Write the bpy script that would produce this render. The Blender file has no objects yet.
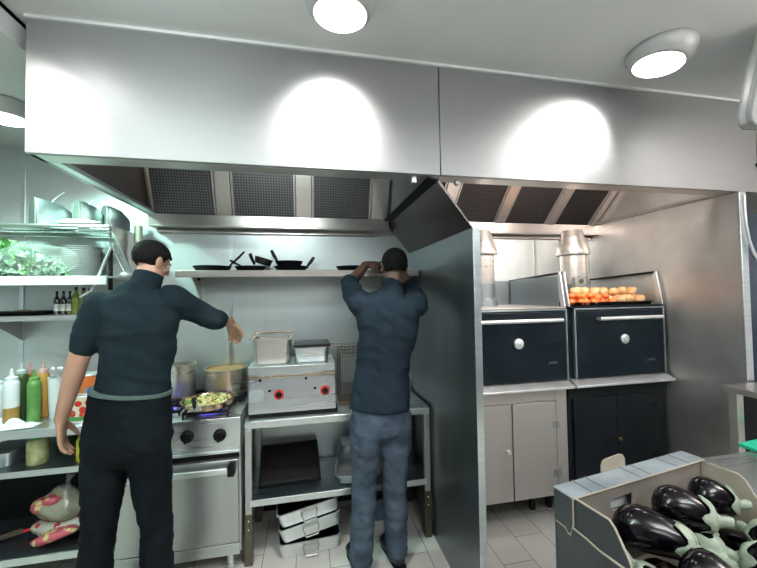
import bpy, bmesh, math, random
from mathutils import Vector, Matrix, noise, Euler
R = math.radians
random.seed(7)
S = bpy.context.scene
COL = S.collection

# ------------------------------------------------------------------ camera
F_PX = 349.0; YAW = .199; PITCH = .028; ROLL = -.016; ZC = 1.61
def cam_axes():
    d0 = Vector((math.sin(YAW), math.cos(YAW), 0)); r0 = Vector((math.cos(YAW), -math.sin(YAW), 0)); z = Vector((0, 0, 1))
    d = d0*math.cos(PITCH) + z*math.sin(PITCH); u = -d0*math.sin(PITCH) + z*math.cos(PITCH)
    r1 = r0*math.cos(ROLL) + u*math.sin(ROLL); u1 = -r0*math.sin(ROLL) + u*math.cos(ROLL)
    return r1, u1, d
CR, CU, CD = cam_axes()
def at(px, py, Y=None, Z=None, X=None):
    """point of the photo carried to a real plane of the room"""
    v = CD + CR*((px-378.5)/F_PX) - CU*((py-284)/F_PX)
    t = Y/v.y if Y is not None else (Z-ZC)/v.z if Z is not None else X/v.x
    return Vector((0, 0, ZC)) + v*t
cd = bpy.data.cameras.new('camera'); co = bpy.data.objects.new('camera', cd); COL.objects.link(co)
cd.sensor_width = 36; cd.sensor_fit = 'HORIZONTAL'; cd.lens = 36*F_PX/757; cd.clip_start = .02
m = Matrix.Identity(4)
for i in range(3):
    m[i][0] = CR[i]; m[i][1] = CU[i]; m[i][2] = -CD[i]
m[2][3] = ZC
co.matrix_world = m
S.camera = co

# ------------------------------------------------------------------ materials
def mat(name, color, rough=.5, metal=0., emit=None, estr=1., alpha=None, spec=None, coat=0, trans=0):
    ma = bpy.data.materials.new(name); ma.use_nodes = True
    b = ma.node_tree.nodes['Principled BSDF']
    b.inputs['Base Color'].default_value = (*color, 1); b.inputs['Roughness'].default_value = rough
    b.inputs['Metallic'].default_value = metal
    if emit: b.inputs['Emission Color'].default_value = (*emit, 1); b.inputs['Emission Strength'].default_value = estr
    if alpha is not None: b.inputs['Alpha'].default_value = alpha
    if spec is not None: b.inputs['Specular IOR Level'].default_value = spec
    if coat: b.inputs['Coat Weight'].default_value = coat; b.inputs['Coat Roughness'].default_value = .08
    if trans: b.inputs['Transmission Weight'].default_value = trans
    return ma
def nod(ma, t, **kw):
    n = ma.node_tree.nodes.new(t)
    for k, v in kw.items(): setattr(n, k, v)
    return n
def lnk(ma, a, b): ma.node_tree.links.new(a, b)
def BS(ma): return ma.node_tree.nodes['Principled BSDF']
def noisy(ma, c1, c2, scale=(5, 5, 5), detail=4, bump=0, rough=None, lo=.35, hi=.65):
    tc = nod(ma, 'ShaderNodeTexCoord'); mp = nod(ma, 'ShaderNodeMapping'); mp.inputs['Scale'].default_value = scale
    nz = nod(ma, 'ShaderNodeTexNoise'); nz.inputs['Scale'].default_value = 1; nz.inputs['Detail'].default_value = detail
    lnk(ma, tc.outputs['Object'], mp.inputs['Vector']); lnk(ma, mp.outputs['Vector'], nz.inputs['Vector'])
    cr = nod(ma, 'ShaderNodeValToRGB'); cr.color_ramp.elements[0].position = lo; cr.color_ramp.elements[1].position = hi
    cr.color_ramp.elements[0].color = (*c1, 1); cr.color_ramp.elements[1].color = (*c2, 1)
    lnk(ma, nz.outputs['Fac'], cr.inputs['Fac']); lnk(ma, cr.outputs['Color'], BS(ma).inputs['Base Color'])
    if rough:
        mr = nod(ma, 'ShaderNodeMapRange'); mr.inputs['To Min'].default_value = rough[0]; mr.inputs['To Max'].default_value = rough[1]
        mr.inputs['From Min'].default_value = .3; mr.inputs['From Max'].default_value = .7
        lnk(ma, nz.outputs['Fac'], mr.inputs['Value']); lnk(ma, mr.outputs['Result'], BS(ma).inputs['Roughness'])
    if bump:
        bp = nod(ma, 'ShaderNodeBump'); bp.inputs['Strength'].default_value = bump; bp.inputs['Distance'].default_value = .01
        lnk(ma, nz.outputs['Fac'], bp.inputs['Height']); lnk(ma, bp.outputs['Normal'], BS(ma).inputs['Normal'])
    return ma
def steel(name, c, rough=(.28, .4), scale=(2, 2, 60), metal=1., var=.06):
    ma = mat(name, c, .3, metal)
    return noisy(ma, tuple(x*(1-var) for x in c), tuple(min(1, x*(1+var)) for x in c), scale, 5, 0, rough)

M = {}
M['hood'] = steel('hood_steel', (.37, .37, .37), (.42, .46), (1.2, 30, 30), .8, .015)
M['hood_in'] = steel('hood_inner_steel', (.34, .30, .28), (.3, .38), (2, 2, 30), 1, .04)
M['deflector'] = steel('deflector_steel', (.15, .13, .13), (.3, .4), (3, 3, 3), 1, .1)
M['gutter'] = steel('gutter_steel', (.62, .58, .55), (.28, .34), (1, 20, 20), .9, .03)
M['panel'] = steel('partition_steel', (.24, .275, .29), (.33, .45), (6, 6, 1.5), 1., .1)
M['panel_warm'] = steel('right_partition_steel', (.70, .68, .66), (.38, .5), (3, 3, 3), .95, .12)
M['edge'] = steel('edge_steel', (.72, .78, .80), (.3, .4))
M['clad'] = steel('cladding_steel', (.70, .76, .76), (.36, .42), (20, 20, 1), .6, .015)
M['steel'] = steel('table_steel', (.68, .71, .72), (.26, .32), (1.2, 40, 40), .9, .02)
M['steel_v'] = steel('leg_steel', (.50, .51, .51), (.30, .36), (30, 30, 1.2), .9, .02)
M['dull'] = steel('dull_steel', (.40, .45, .47), (.3, .38), (1.2, 30, 30), .9, .03)
M['shelf_shaded'] = steel('shelf_shaded_steel', (.15, .19, .21), (.26, .34), (1.2, 30, 30), .9, .04)  # table steel darkened: dark reflections on the shelves put into the colour
M['alu'] = steel('aluminium', (.80, .82, .83), (.35, .45), (8, 8, 8), .8)
M['leg_dark'] = mat('leg_sleeve', (.10, .085, .06), .4, .6)
M['cab'] = steel('cabinet_steel', (.56, .53, .51), (.38, .42), (8, 8, .6), .75, .012)
M['navy'] = noisy(mat('oven_enamel', (.012, .018, .026), .35, .0, spec=.16), (.0035, .008, .012), (.007, .013, .019), (6, 6, 6), 3, 0, (.28, .4))
M['blackcab'] = noisy(mat('black_cabinet', (.01, .012, .013), .4, 0, spec=.2), (.004, .006, .008), (.009, .011, .013), (5, 5, 5), 3, 0, (.35, .5))
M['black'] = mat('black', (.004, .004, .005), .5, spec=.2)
M['castiron'] = mat('cast_iron', (.010, .009, .009), .45, 0, spec=.3)
M['ceil'] = noisy(mat('ceiling_paint', (.8, .8, .8), .8), (.78, .78, .78), (.82, .82, .82), (2, 2, 2))
M['wallp'] = noisy(mat('wall_paint', (.7, .7, .69), .8), (.68, .68, .67), (.72, .72, .71), (2, 2, 2))
M['wall_dark'] = mat('grey_wall_paint', (.22, .23, .24), .7)
M['white'] = mat('white', (.8, .82, .82), .5)
M['lamp_case'] = mat('lamp_housing', (.55, .55, .54), .45, .2)
M['lens'] = mat('lamp_lens', (1, 1, 1), .4, 0, (1, 1, .98), 14)
M['copper'] = steel('copper_bottom', (.62, .42, .28), (.2, .3), (20, 20, 3))
M['pot'] = steel('pot_steel', (.74, .70, .65), (.26, .34), (2, 2, 30), .85, .03)
M['red'] = mat('red', (.55, .03, .03), .4)
M['cream'] = mat('cream', (.75, .7, .58), .6)
M['ivory'] = mat('ivory', (.8, .78, .66), .4)
M['skin'] = noisy(mat('skin', (.42, .24, .17), .5), (.40, .22, .15), (.46, .27, .19), (9, 9, 9), 3)
M['skin2'] = noisy(mat('skin_dark', (.20, .11, .075), .5), (.11, .06, .04), (.15, .08, .055), (9, 9, 9), 3)
M['hair'] = noisy(mat('hair', (.01, .009, .009), .8, spec=.12), (.004, .004, .004), (.010, .009, .009), (60, 60, 60), 3, .5)
M['shirt'] = noisy(mat('shirt_cloth', (.010, .019, .025), .95, spec=.12), (.007, .015, .020), (.012, .023, .029), (5, 5, 5), 4, .2)
M['shirt2'] = noisy(mat('shirt_cloth_navy', (.014, .025, .036), .95, spec=.15), (.011, .020, .030), (.018, .031, .043), (5, 5, 5), 4, .2)
M['trouser'] = noisy(mat('trouser_cloth', (.004, .006, .009), .95, spec=.12), (.003, .005, .007), (.006, .009, .012), (5, 5, 5), 4, .2)
M['jeans'] = noisy(mat('denim', (.06, .08, .11), .95, spec=.2), (.032, .048, .068), (.072, .098, .135), (7, 7, 14), 5, .3)
M['shoe'] = mat('shoe_leather', (.008, .009, .010), .35)
M['band'] = mat('apron_band', (.07, .11, .10), .8)
M['eye'] = mat('eye', (.5, .48, .45), .3)

# floor tiles
ft = mat('floor_tiles', (.6, .58, .54), .35)
tc = nod(ft, 'ShaderNodeTexCoord'); sp = nod(ft, 'ShaderNodeSeparateXYZ'); cb = nod(ft, 'ShaderNodeCombineXYZ')
ad = nod(ft, 'ShaderNodeMath', operation='ADD'); ad.inputs[1].default_value = -.112+4
ad2 = nod(ft, 'ShaderNodeMath', operation='ADD'); ad2.inputs[1].default_value = 4.08
br = nod(ft, 'ShaderNodeTexBrick'); br.inputs['Scale'].default_value = 1
br.inputs['Brick Width'].default_value = .4; br.inputs['Row Height'].default_value = .2; br.inputs['Mortar Size'].default_value = .0022
br.inputs['Color1'].default_value = (.70, .67, .61, 1); br.inputs['Color2'].default_value = (.75, .72, .67, 1); br.inputs['Mortar'].default_value = (.16, .15, .14, 1)
lnk(ft, tc.outputs['Object'], sp.inputs[0]); lnk(ft, sp.outputs['X'], ad.inputs[0]); lnk(ft, sp.outputs['Y'], ad2.inputs[0])
lnk(ft, ad2.outputs[0], cb.inputs['X']); lnk(ft, ad.outputs[0], cb.inputs['Y']); lnk(ft, cb.outputs[0], br.inputs['Vector'])
lnk(ft, br.outputs['Color'], BS(ft).inputs['Base Color'])
M['tiles'] = ft

# grease filter mesh: fine grid of light wires over dark depth
def filter_mat(name, dark, light, sc=90):
    fm = mat(name, dark, .45, .7)
    tcf = nod(fm, 'ShaderNodeTexCoord'); sx = nod(fm, 'ShaderNodeSeparateXYZ'); lnk(fm, tcf.outputs['Object'], sx.inputs[0])
    outs = []
    for ax, k in (('X', sc), ('Z', sc)):
        mu = nod(fm, 'ShaderNodeMath', operation='MULTIPLY'); mu.inputs[1].default_value = k
        fr = nod(fm, 'ShaderNodeMath', operation='FRACT'); gt = nod(fm, 'ShaderNodeMath', operation='GREATER_THAN'); gt.inputs[1].default_value = .68
        lnk(fm, sx.outputs[ax], mu.inputs[0]); lnk(fm, mu.outputs[0], fr.inputs[0]); lnk(fm, fr.outputs[0], gt.inputs[0]); outs.append(gt)
    mx = nod(fm, 'ShaderNodeMath', operation='MAXIMUM'); lnk(fm, outs[0].outputs[0], mx.inputs[0]); lnk(fm, outs[1].outputs[0], mx.inputs[1])
    mc = nod(fm, 'ShaderNodeMix', data_type='RGBA'); mc.inputs['A'].default_value = (*dark, 1); mc.inputs['B'].default_value = (*light, 1)
    lnk(fm, mx.outputs[0], mc.inputs['Factor']); lnk(fm, mc.outputs['Result'], BS(fm).inputs['Base Color'])
    bp = nod(fm, 'ShaderNodeBump'); bp.inputs['Distance'].default_value = .004; bp.inputs['Strength'].default_value = .6
    lnk(fm, mx.outputs[0], bp.inputs['Height']); lnk(fm, bp.outputs['Normal'], BS(fm).inputs['Normal'])
    return fm
M['filter'] = filter_mat('grease_filter', (.05, .05, .055), (.17, .165, .17), 55)
M['filter2'] = filter_mat('grease_filter_dark', (.012, .011, .012), (.06, .055, .055), 55)

# ------------------------------------------------------------------ mesh helpers
class MB:
    """collects shapes for one mesh object"""
    def __init__(s): s.bm = bmesh.new(); s.bm.verts.ensure_lookup_table()
    def verts(s, vs, fs):
        b = [s.bm.verts.new(v) for v in vs]
        for f in fs:
            try: s.bm.faces.new([b[i] for i in f])
            except ValueError: pass
        return s
    def box(s, x0, x1, y0, y1, z0, z1, mx=None):
        vs = [Vector((x, y, z)) for z in (z0, z1) for y in (y0, y1) for x in (x0, x1)]
        if mx is not None: vs = [mx @ v for v in vs]
        return s.verts(vs, [(0, 2, 3, 1), (4, 5, 7, 6), (0, 1, 5, 4), (2, 6, 7, 3), (0, 4, 6, 2), (1, 3, 7, 5)])
    def prism(s, pts, d):
        """polygon pts extruded along vector d"""
        n = len(pts); d = Vector(d); a = [Vector(p) for p in pts]; b = [p+d for p in a]
        return s.verts(a+b, [tuple(range(n))[::-1], tuple(range(n, 2*n))] + [(i, (i+1) % n, n+(i+1) % n, n+i) for i in range(n)])
    def rings(s, rings, cap=True, closed=False):
        n = len(rings[0]); vs = [v for r in rings for v in r]; fs = []
        for k in range(len(rings)-1):
            for i in range(n):
                fs.append((k*n+i, k*n+(i+1) % n, (k+1)*n+(i+1) % n, (k+1)*n+i))
        if cap: fs += [tuple(range(n))[::-1], tuple(range((len(rings)-1)*n, len(rings)*n))]
        return s.verts(vs, fs)
    def lathe(s, prof, c=(0, 0, 0), n=32, mx=None, cap=True):
        rs = []
        for r, z in prof:
            ring = [Vector((c[0]+r*math.cos(2*math.pi*i/n), c[1]+r*math.sin(2*math.pi*i/n), c[2]+z)) for i in range(n)]
            rs.append([mx @ v for v in ring] if mx is not None else ring)
        return s.rings(rs, cap)
    def tube(s, pts, r, n=10, up=None, closed_caps=True):
        """tube through pts; r a number or one per point, each a number or (across, along up)"""
        pts = [Vector(p) for p in pts]; k = len(pts)
        rr = list(r) if isinstance(r, (list, tuple)) and len(r) == k and k > 1 else [r]*k
        nrm = None; rs = []
        for i, p in enumerate(pts):
            t = (pts[min(i+1, k-1)]-pts[max(i-1, 0)]).normalized()
            if up is not None: a = Vector(up)
            elif nrm is None: a = Vector((0, 0, 1)) if abs(t.z) < .9 else Vector((0, 1, 0))
            else: a = nrm
            a = (a - t*a.dot(t))
            if a.length < 1e-5: a = Vector((1, 0, 0)) - t*t.x
            a.normalize(); nrm = a; b = t.cross(a)
            ra, rb = rr[i] if isinstance(rr[i], (tuple, list)) else (rr[i], rr[i])
            rs.append([p + b*(ra*math.cos(2*math.pi*j/n)) + a*(rb*math.sin(2*math.pi*j/n)) for j in range(n)])
        return s.rings(rs, closed_caps)
    def ball(s, c, r, n=20, m=12, mx=None):
        rx, ry, rz = r if isinstance(r, (tuple, list)) else (r, r, r)
        vs = [Vector((0, 0, -rz))]
        for j in range(1, m):
            a = math.pi*j/m
            for i in range(n):
                b = 2*math.pi*i/n; vs.append(Vector((rx*math.sin(a)*math.cos(b), ry*math.sin(a)*math.sin(b), -rz*math.cos(a))))
        vs.append(Vector((0, 0, rz)))
        if mx is not None: vs = [mx @ v for v in vs]
        vs = [v+Vector(c) for v in vs]; fs = []
        for i in range(n): fs.append((0, 1+(i+1) % n, 1+i))
        for j in range(m-2):
            for i in range(n):
                a = 1+j*n; fs.append((a+i, a+(i+1) % n, a+n+(i+1) % n, a+n+i))
        a = 1+(m-2)*n
        for i in range(n): fs.append((a+i, a+(i+1) % n, len(vs)-1))
        return s.verts(vs, fs)
    def mesh(s, name):
        bmesh.ops.recalc_face_normals(s.bm, faces=s.bm.faces[:])
        me = bpy.data.meshes.new(name); s.bm.to_mesh(me); s.bm.free(); return me
def shade(me, ang=40):
    me.polygons.foreach_set('use_smooth', [True]*len(me.polygons))
    try: me.set_sharp_from_angle(angle=R(ang))
    except Exception: pass
def tag(o, label=None, cat=None, group=None, kind=None):
    for k, v in (('label', label), ('category', cat), ('group', group), ('kind', kind)):
        if v: o[k] = v
    return o
def put(name, mb, ma, parent=None, bevel=0, smooth=True, ang=40, seg=2):
    me = mb.mesh(name) if isinstance(mb, MB) else mb
    o = bpy.data.objects.new(name, me); COL.objects.link(o)
    me.materials.clear(); me.materials.append(ma)
    if smooth: shade(me, ang)
    if bevel:
        b = o.modifiers.new('bevel', 'BEVEL'); b.width = bevel; b.segments = seg; b.limit_method = 'ANGLE'; b.angle_limit = R(40); b.harden_normals = False
    if parent is not None:
        o.parent = parent; o.matrix_parent_inverse = root_inverse(parent)
    return o
def root_mat(o):
    mx = Matrix.LocRotScale(o.location, o.rotation_euler, o.scale)
    return root_mat(o.parent) @ o.matrix_parent_inverse @ mx if o.parent else mx
def root_inverse(o): return root_mat(o).inverted()
def thing(name, label, cat, loc=(0, 0, 0), group=None):
    o = bpy.data.objects.new(name, None); COL.objects.link(o); o.location = loc; o.empty_display_size = .1
    return tag(o, label, cat, group)
def struct(name, mb, ma, bevel=0): return tag(put(name, mb, ma, None, bevel), kind='structure')
def dup(o, parent=None):
    c = o.copy(); COL.objects.link(c)
    if parent is not None: c.parent = parent
    for ch in o.children: dup(ch, c)
    return c
def bx(*a): return MB().box(*a)

# ------------------------------------------------------------------ the room
YB = 2.72; YH = 1.59; ZT = 2.73; ZD = 2.62; XP = .80; XR = 2.50; XL = -1.08
struct('floor', bx(-2.4, 4.2, -2.6, 3.5, -.05, 0), M['tiles'])
struct('ceiling', bx(-1.12, 4.2, -2.6, 3.5, ZT, ZT+.06), M['ceil'])
struct('ceiling_lower', bx(-2.4, -1.12, -2.6, YB, ZD, ZT+.06), M['ceil'])
struct('wall_back', bx(-2.4, 2.56, YB, YB+.08, 0, ZT), M['clad'])
struct('wall_left', bx(-2.48, -2.4, -2.6, YB+.08, 0, ZT), M['clad'])
struct('wall_right', bx(4.2, 4.28, -2.6, 3.5, 0, ZT), M['wallp'])
struct('wall_front', bx(-2.48, 4.28, -2.68, -2.6, 0, ZT), M['wall_dark'])
struct('wall_far', bx(2.56, 4.2, 3.42, 3.5, 0, ZT), M['wallp'])
for i, px in enumerate((22, 231, 536)):
    x = at(px, 300, Y=YB).x
    struct('trim_%d' % (i+1), bx(x-.012, x+.012, YB-.006, YB, .05, ZD if i == 0 else 2.12), M['edge'])
struct('trim_4', bx(-1.135, -1.12, -2.6, YH+.2, ZT-.02, ZT), M['lamp_case'])
struct('trim_5', bx(XL, 2.53, YH-.012, YH, ZT-.012, ZT), M['ceil'])

# partitions
pt = thing('partition_panel', 'tall dark steel partition standing between the second cook and the charcoal ovens', 'partition', (XP, YH, 0))
put('panel', bx(XP, XP+.03, YH+.004, YB-.003, 0, 1.93), M['panel'], pt)
put('edge_strip', bx(XP-.002, XP+.034, YH-.006, YH+.004, 0, 1.932), M['edge'], pt, .002)
dfl = put('deflector_plate', MB().prism([(.625, YH+.02, 2.163), (.806, YH+.02, 1.932), (.812, YH+.02, 1.936), (.635, YH+.02, 2.170)], (0, YB-YH-.025, 0)), M['deflector'], pt)
put('hem', MB().prism([(.575, YH+.015, 2.17), (.632, YH+.015, 2.158), (.634, YH+.015, 2.168), (.577, YH+.015, 2.178)], (0, YB-YH-.02, 0)), M['black'], pt)
rp = thing('partition_panel', 'tall pale steel partition closing the right end beside the dark oven', 'partition', (XR, YH, 0))
put('panel', bx(XR, XR+.03, YH+.004, YB-.003, 0, 2.18), M['panel_warm'], rp)
put('edge_strip', bx(XR-.002, XR+.05, YH-.008, YH+.004, 0, 2.18), M['edge'], rp, .002)

# ------------------------------------------------------------------ extraction hoods
def hood(name, label, x0, x1, fs, tilt, ftop, fmat, nwide, sides):
    t = thing(name, label, 'extraction hood', ((x0+x1)/2, YH, 2.183))
    zb = 2.183
    put('front_panel', bx(x0, x1, YH, YH+.02, zb, ZT-.002), M['hood'], t, .002)
    put('bottom_lip', MB().box(x0, x1, YH+.021, YH+.105, zb, zb+.012).box(x0, x1, YH+.093, YH+.105, zb+.012, zb+.05), M['gutter'], t, .002)
    for s in sides:
        if s == 'l':
            put('side_panel', bx(x0, x0+.02, YH+.021, YB-.004, zb, ZD-.002), M['hood_in'], t)
            put('side_rim', bx(x0+.021, x0+.06, YH+.106, YB-.1, zb, zb+.02), M['edge'], t, .002)
        else:
            put('side_panel', bx(x1-.02, x1, YH+.106, YB-.004, zb+(.0 if x1 < 1 else .02), ZT-.002), M['panel'] if x1 < 1 else M['hood_in'], t)
            if x1 > 1: put('side_rim', bx(x1-.03, x1+.0, YH+.106, YB-.12, zb, zb+.018), M['gutter'], t, .002)
    xa, xb = x0+.025, x1-.022
    put('gutter', MB().box(xa, xb, 2.60, YB-.005, 2.094, 2.104).box(xa, xb, 2.60, 2.612, 2.104, 2.178).box(xa+.02, xb-.1, 2.69, YB-.005, 2.066, 2.085), M['gutter'], t, .002)
    # sloping filter bank
    yb, zb2 = 2.625, 2.170; yt, zt2 = ftop; h = math.hypot(yt-yb, zt2-zb2); ang = math.atan2(zt2-zb2, yt-yb)-math.pi/2
    # local frame: x right, z up the slope, y outward to the cook
    mx = Matrix.Translation((0, yb, zb2)) @ Matrix.Rotation(ang, 4, 'X')
    H = .62
    put('backing', MB().box(xa, xb, .02, .03, 0, H, mx), M['hood_in'], t)
    for k, (a, b) in enumerate(fs):
        f = MB().box(a+.008, b-.008, 0, .018, .0, H, Matrix.Identity(4))
        o = put('filter', f, fmat, t)
        fr = MB().box(a, a+.012, -.012, .018, 0, H).box(b-.012, b, -.012, .018, 0, H).box(a, b, -.012, .018, -.004, .01)
        f2 = put('filter_frame', fr, M['gutter'], o, .002)
        o.matrix_parent_inverse = root_inverse(t); f2.matrix_parent_inverse = Matrix.Identity(4)
        o.location = mx.to_translation(); o.rotation_euler = mx.to_euler()
    for a, b in nwide:
        put('divider', MB().box(a, b, -.016, .019, 0, H, mx), M['gutter'], t, .003)
    return t
hood('extraction_hood', 'long left stainless steel extraction hood above the range with three grey filters', XL, .636,
     [(-1.03, -.625), (-.515, -.085), (.035, .47)], 0, (2.51, 2.46), M['filter'], [(-.62, -.52), (-.08, .03), (.475, .60)], 'lr')
hood('extraction_hood', 'right stainless steel extraction hood above the charcoal ovens with dark filters', .641, 2.66,
     [(.70, 1.00), (1.11, 1.50), (1.585, 1.975), (2.055, 2.40)], 0, (2.36, 2.42), M['filter2'], [(1.005, 1.105), (1.505, 1.58), (1.98, 2.05), (2.405, 2.46)], '')
h2 = [o for o in COL.objects if o.name.startswith('extraction_hood')][-1]
put('side_panel', bx(XR-.03, XR-.01, YH+.09, YB-.005, 2.20, ZT-.002), M['panel_warm'], h2)
put('side_rim', bx(XR-.045, XR-.0, YH+.106, YB-.12, 2.183, 2.199), M['gutter'], h2, .002)
c = bpy.data.objects.new('x', None)
h1 = [o for o in COL.objects if o.name == 'extraction_hood'][0]
p = at(413, 174, Y=YH+.05); put('bracket', bx(p.x-.012, p.x+.012, YH+.03, YH+.06, 2.150, 2.182), M['edge'], h1, .002)
p = at(457, 177, Y=YH+.05); put('hook', MB().ball((p.x, YH+.05, 2.165), .016), M['alu'], h2)

# ------------------------------------------------------------------ ceiling lamps
def lamp(loc, label, aim, power, color=(1, .98, .95), size=85, blend=.6, r=.13):
    t = thing('ceiling_light', label, 'ceiling light', loc)
    ax = Vector(aim).normalized(); q = ax.to_track_quat('-Z', 'Y').to_matrix().to_4x4()
    tilt = Matrix.Translation(loc) @ q
    # fixed ring at the ceiling, slanted eyeball shell and lens
    prof = [(r*1.0, .0), (r*1.04, -.01), (r*1.04, -.022), (r*.99, -.042), (r*.88, -.068), (r*.77, -.08)]
    rings = []
    n = 36
    half = Vector((ax.x*.3, ax.y*.12, -1)).normalized().to_track_quat('-Z', 'Y').to_matrix().to_4x4()
    for k, (rr, z) in enumerate(prof):
        f = k/(len(prof)-1); mx = Matrix.Translation(loc) @ Matrix.Identity(4).lerp(half, f)
        rings.append([mx @ Vector((rr*math.cos(2*math.pi*i/n), rr*math.sin(2*math.pi*i/n), z)) for i in range(n)])
    mb = MB().rings(rings, False)
    o = put('housing', mb, M['lamp_case'], t); so = o.modifiers.new('s', 'SOLIDIFY'); so.thickness = .004
    mx = Matrix.Translation(loc) @ half
    put('lens', MB().lathe([(r*.76, -.074), (r*.75, -.078), (r*.5, -.086), (.001, -.09)], n=32, mx=mx), M['lens'], t)
    ld = bpy.data.lights.new('lamp_beam', 'SPOT'); ld.energy = power; ld.color = color; ld.spot_size = R(size); ld.spot_blend = blend; ld.shadow_soft_size = .035
    lo = bpy.data.objects.new('lamp_beam', ld); COL.objects.link(lo); lo.parent = t
    lo.location = (mx @ Vector((0, 0, -.115))) - Vector(loc); lo.rotation_euler = ax.to_track_quat('-Z', 'Y').to_euler()
    return t
lamp((.13, 1.27, ZT), 'white eyeball ceiling lamp left of the other one above the extraction hoods', (-.05, .60, -.58), 70, size=92, blend=1)
lamp((1.62, 1.30, ZT), 'white eyeball ceiling lamp above the right hood near the ceiling corner', (-.5, .60, -.6), 66, size=88, blend=1)
lamp((at(4, 104, Z=ZD).x, at(4, 104, Z=ZD).y, ZD), 'round lamp on the lower ceiling left of the left hood', (.1, .1, -1), 85, (.52, 1, .82), 140, .8, .12)
lamp((-.99, 1.20, ZT), 'unseen', (-.25, .60, -.6), 60, size=84, blend=1)
lamp((2.35, 1.0, ZT), 'unseen', (0.05, .6, -.9), 14, size=60, blend=1)
for t in [o for o in COL.objects if o.get('label') == 'unseen']:
    t['label'] = 'white eyeball ceiling lamp outside the picture over the %s end of the hoods' % ('left' if t.location.x < 0 else 'right')
# tube lights added out of view to fill room and ceiling with light
for k, (x, y) in enumerate(((-1.0, .45), (1.1, -.4), (2.9, .2), (.2, -1.7))):
    t = thing('fill_light', 'added fill tube light out of view, number %d of the row' % (k+1), 'ceiling light', (x, y, ZT))
    t['label'] = 'added fill tube light out of view, %s' % ('near the left wall', 'in the middle', 'near the right wall', 'at the rear')[k]
    put('fitting', bx(x-.6, x+.6, y-.07, y+.07, 2.42, 2.46), M['white'], t, .005)
    for dx in (-.5, .5): put('suspension', MB().tube([(x+dx, y, 2.46), (x+dx, y, ZT if x+dx > -1.12 else ZD)], .004, 6), M['alu'], t)
    for up, en in ((0, (16, 14, 20, 9)[k]), (1, (42, 54, 58, 32)[k])):
        ld = bpy.data.lights.new('fill_glow', 'AREA'); ld.shape = 'RECTANGLE'; ld.size = 1.2; ld.size_y = .10; ld.energy = en
        ld.color = ((.86, 1, .98), (.94, .99, 1), (1, .94, .90), (1, 1, 1))[k]
        lo = bpy.data.objects.new('fill_glow', ld); COL.objects.link(lo); lo.parent = t
        lo.location = (0, 0, 2.41-ZT) if not up else (0, 0, 2.475-ZT); lo.rotation_euler = (math.pi*up, 0, 0)
# lamps inside the hoods, behind the front panels
for t, x, en, col_ in ((h1, -.25, 5, (.85, 1, .98)), (h2, 1.6, 24, (1, .88, .80))):
    g_ = put('hood_lamp', bx(x-.3, x+.3, YH+.021, YH+.06, 2.30, 2.36), M['white'], t, .004)
    ld = bpy.data.lights.new('hood_glow', 'AREA'); ld.shape = 'RECTANGLE'; ld.size = .6; ld.size_y = .05; ld.energy = en; ld.color = col_
    lo = bpy.data.objects.new('hood_glow', ld); COL.objects.link(lo); lo.location = (x, YH+.075, 2.31); lo.rotation_euler = (R(62), 0, 0)

# ------------------------------------------------------------------ fryer table
TX0, TX1, TY, TZ = -.385, .785, 2.237, .85
tb = thing('steel_table', 'stainless steel work table carrying the fryer beside the range', 'table', (.2, 2.47, 0))
put('tabletop', MB().box(TX0, TX1, TY, YB-.02, TZ-.045, TZ), M['steel'], tb, .004)
put('upstand', bx(TX0, TX1, YB-.019, YB-.008, TZ, TZ+.09), M['steel'], tb, .002)
put('lower_shelf', bx(TX0+.0, TX1-.0, TY+.005, YB-.02, .345, .382), M['shelf_shaded'], tb, .003)
put('shelf_rail', bx(TX0+.03, TX1-.03, TY-.001, TY+.004, .345, .383), M['steel'], tb, .002)
for x in (TX0+.002, TX1-.042):
    for y in (TY+.006, YB-.065):
        l = put('leg', bx(x, x+.04, y-.004, y+.036, .30, TZ-.046), M['steel_v'], tb, .003)
        fo = MB().box(x-.003, x+.043, y-.007, y+.039, .0, .30)
        sl = put('leg_sleeve', fo, M['leg_dark'], l, .003)
        if y < 2.4: put('rivet', MB().ball((x+.02, y-.008, .265), .005, 8, 6).ball((x+.02, y-.008, .215), .005, 8, 6), M['alu'], l)

# black trays leaning on the lower shelf
LT = Matrix.Translation((-.125, 2.36, .385)) @ Matrix.Rotation(R(3), 4, 'Z') @ Matrix.Rotation(R(22), 4, 'X')
def flat_tray(z, w, d, h): 
    m_ = MB(); m_.box(-w, w, 0, d, z, z+.005, LT)
    for a_ in ((-w, -w+.012, 0, d), (w-.012, w, 0, d), (-w, w, 0, .012), (-w, w, d-.012, d)): m_.box(*a_, z, z+h, LT)
    return m_
tag(put('baking_tray', flat_tray(0, .195, .33, .026), M['black'], None, .004), 'lower of two black trays leaning on the shelf under the fryer', 'tray')
tag(put('baking_tray', flat_tray(.027, .19, .325, .014), M['castiron'], None, .004), 'upper of two black trays leaning on the shelf under the fryer', 'tray')
# open container helper
def tub(mb, x0, x1, y0, y1, z0, z1, t=.004, rim=.012, mx=None, taper=.015):
    mx = mx or Matrix.Identity(4)
    def ring(x0, x1, y0, y1, z, r=.03, n=5):
        o = []
        for (cx, cy, a0) in ((x1-r, y1-r, 0), (x0+r, y1-r, 90), (x0+r, y0+r, 180), (x1-r, y0+r, 270)):
            for k in range(n+1):
                a = R(a0+90*k/n); o.append(mx @ Vector((cx+r*math.cos(a), cy+r*math.sin(a), z)))
        return o
    T = taper
    rs = [ring(x0+T, x1-T, y0+T, y1-T, z0), ring(x0, x1, y0, y1, z1-.004), ring(x0-rim, x1+rim, y0-rim, y1+rim, z1-.004), ring(x0-rim, x1+rim, y0-rim, y1+rim, z1), ring(x0+t, x1-t, y0+t, y1-t, z1), ring(x0+T+t, x1-T-t, y0+T+t, y1-T-t, z0+t)]
    mb.rings(rs, True); return mb
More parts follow.
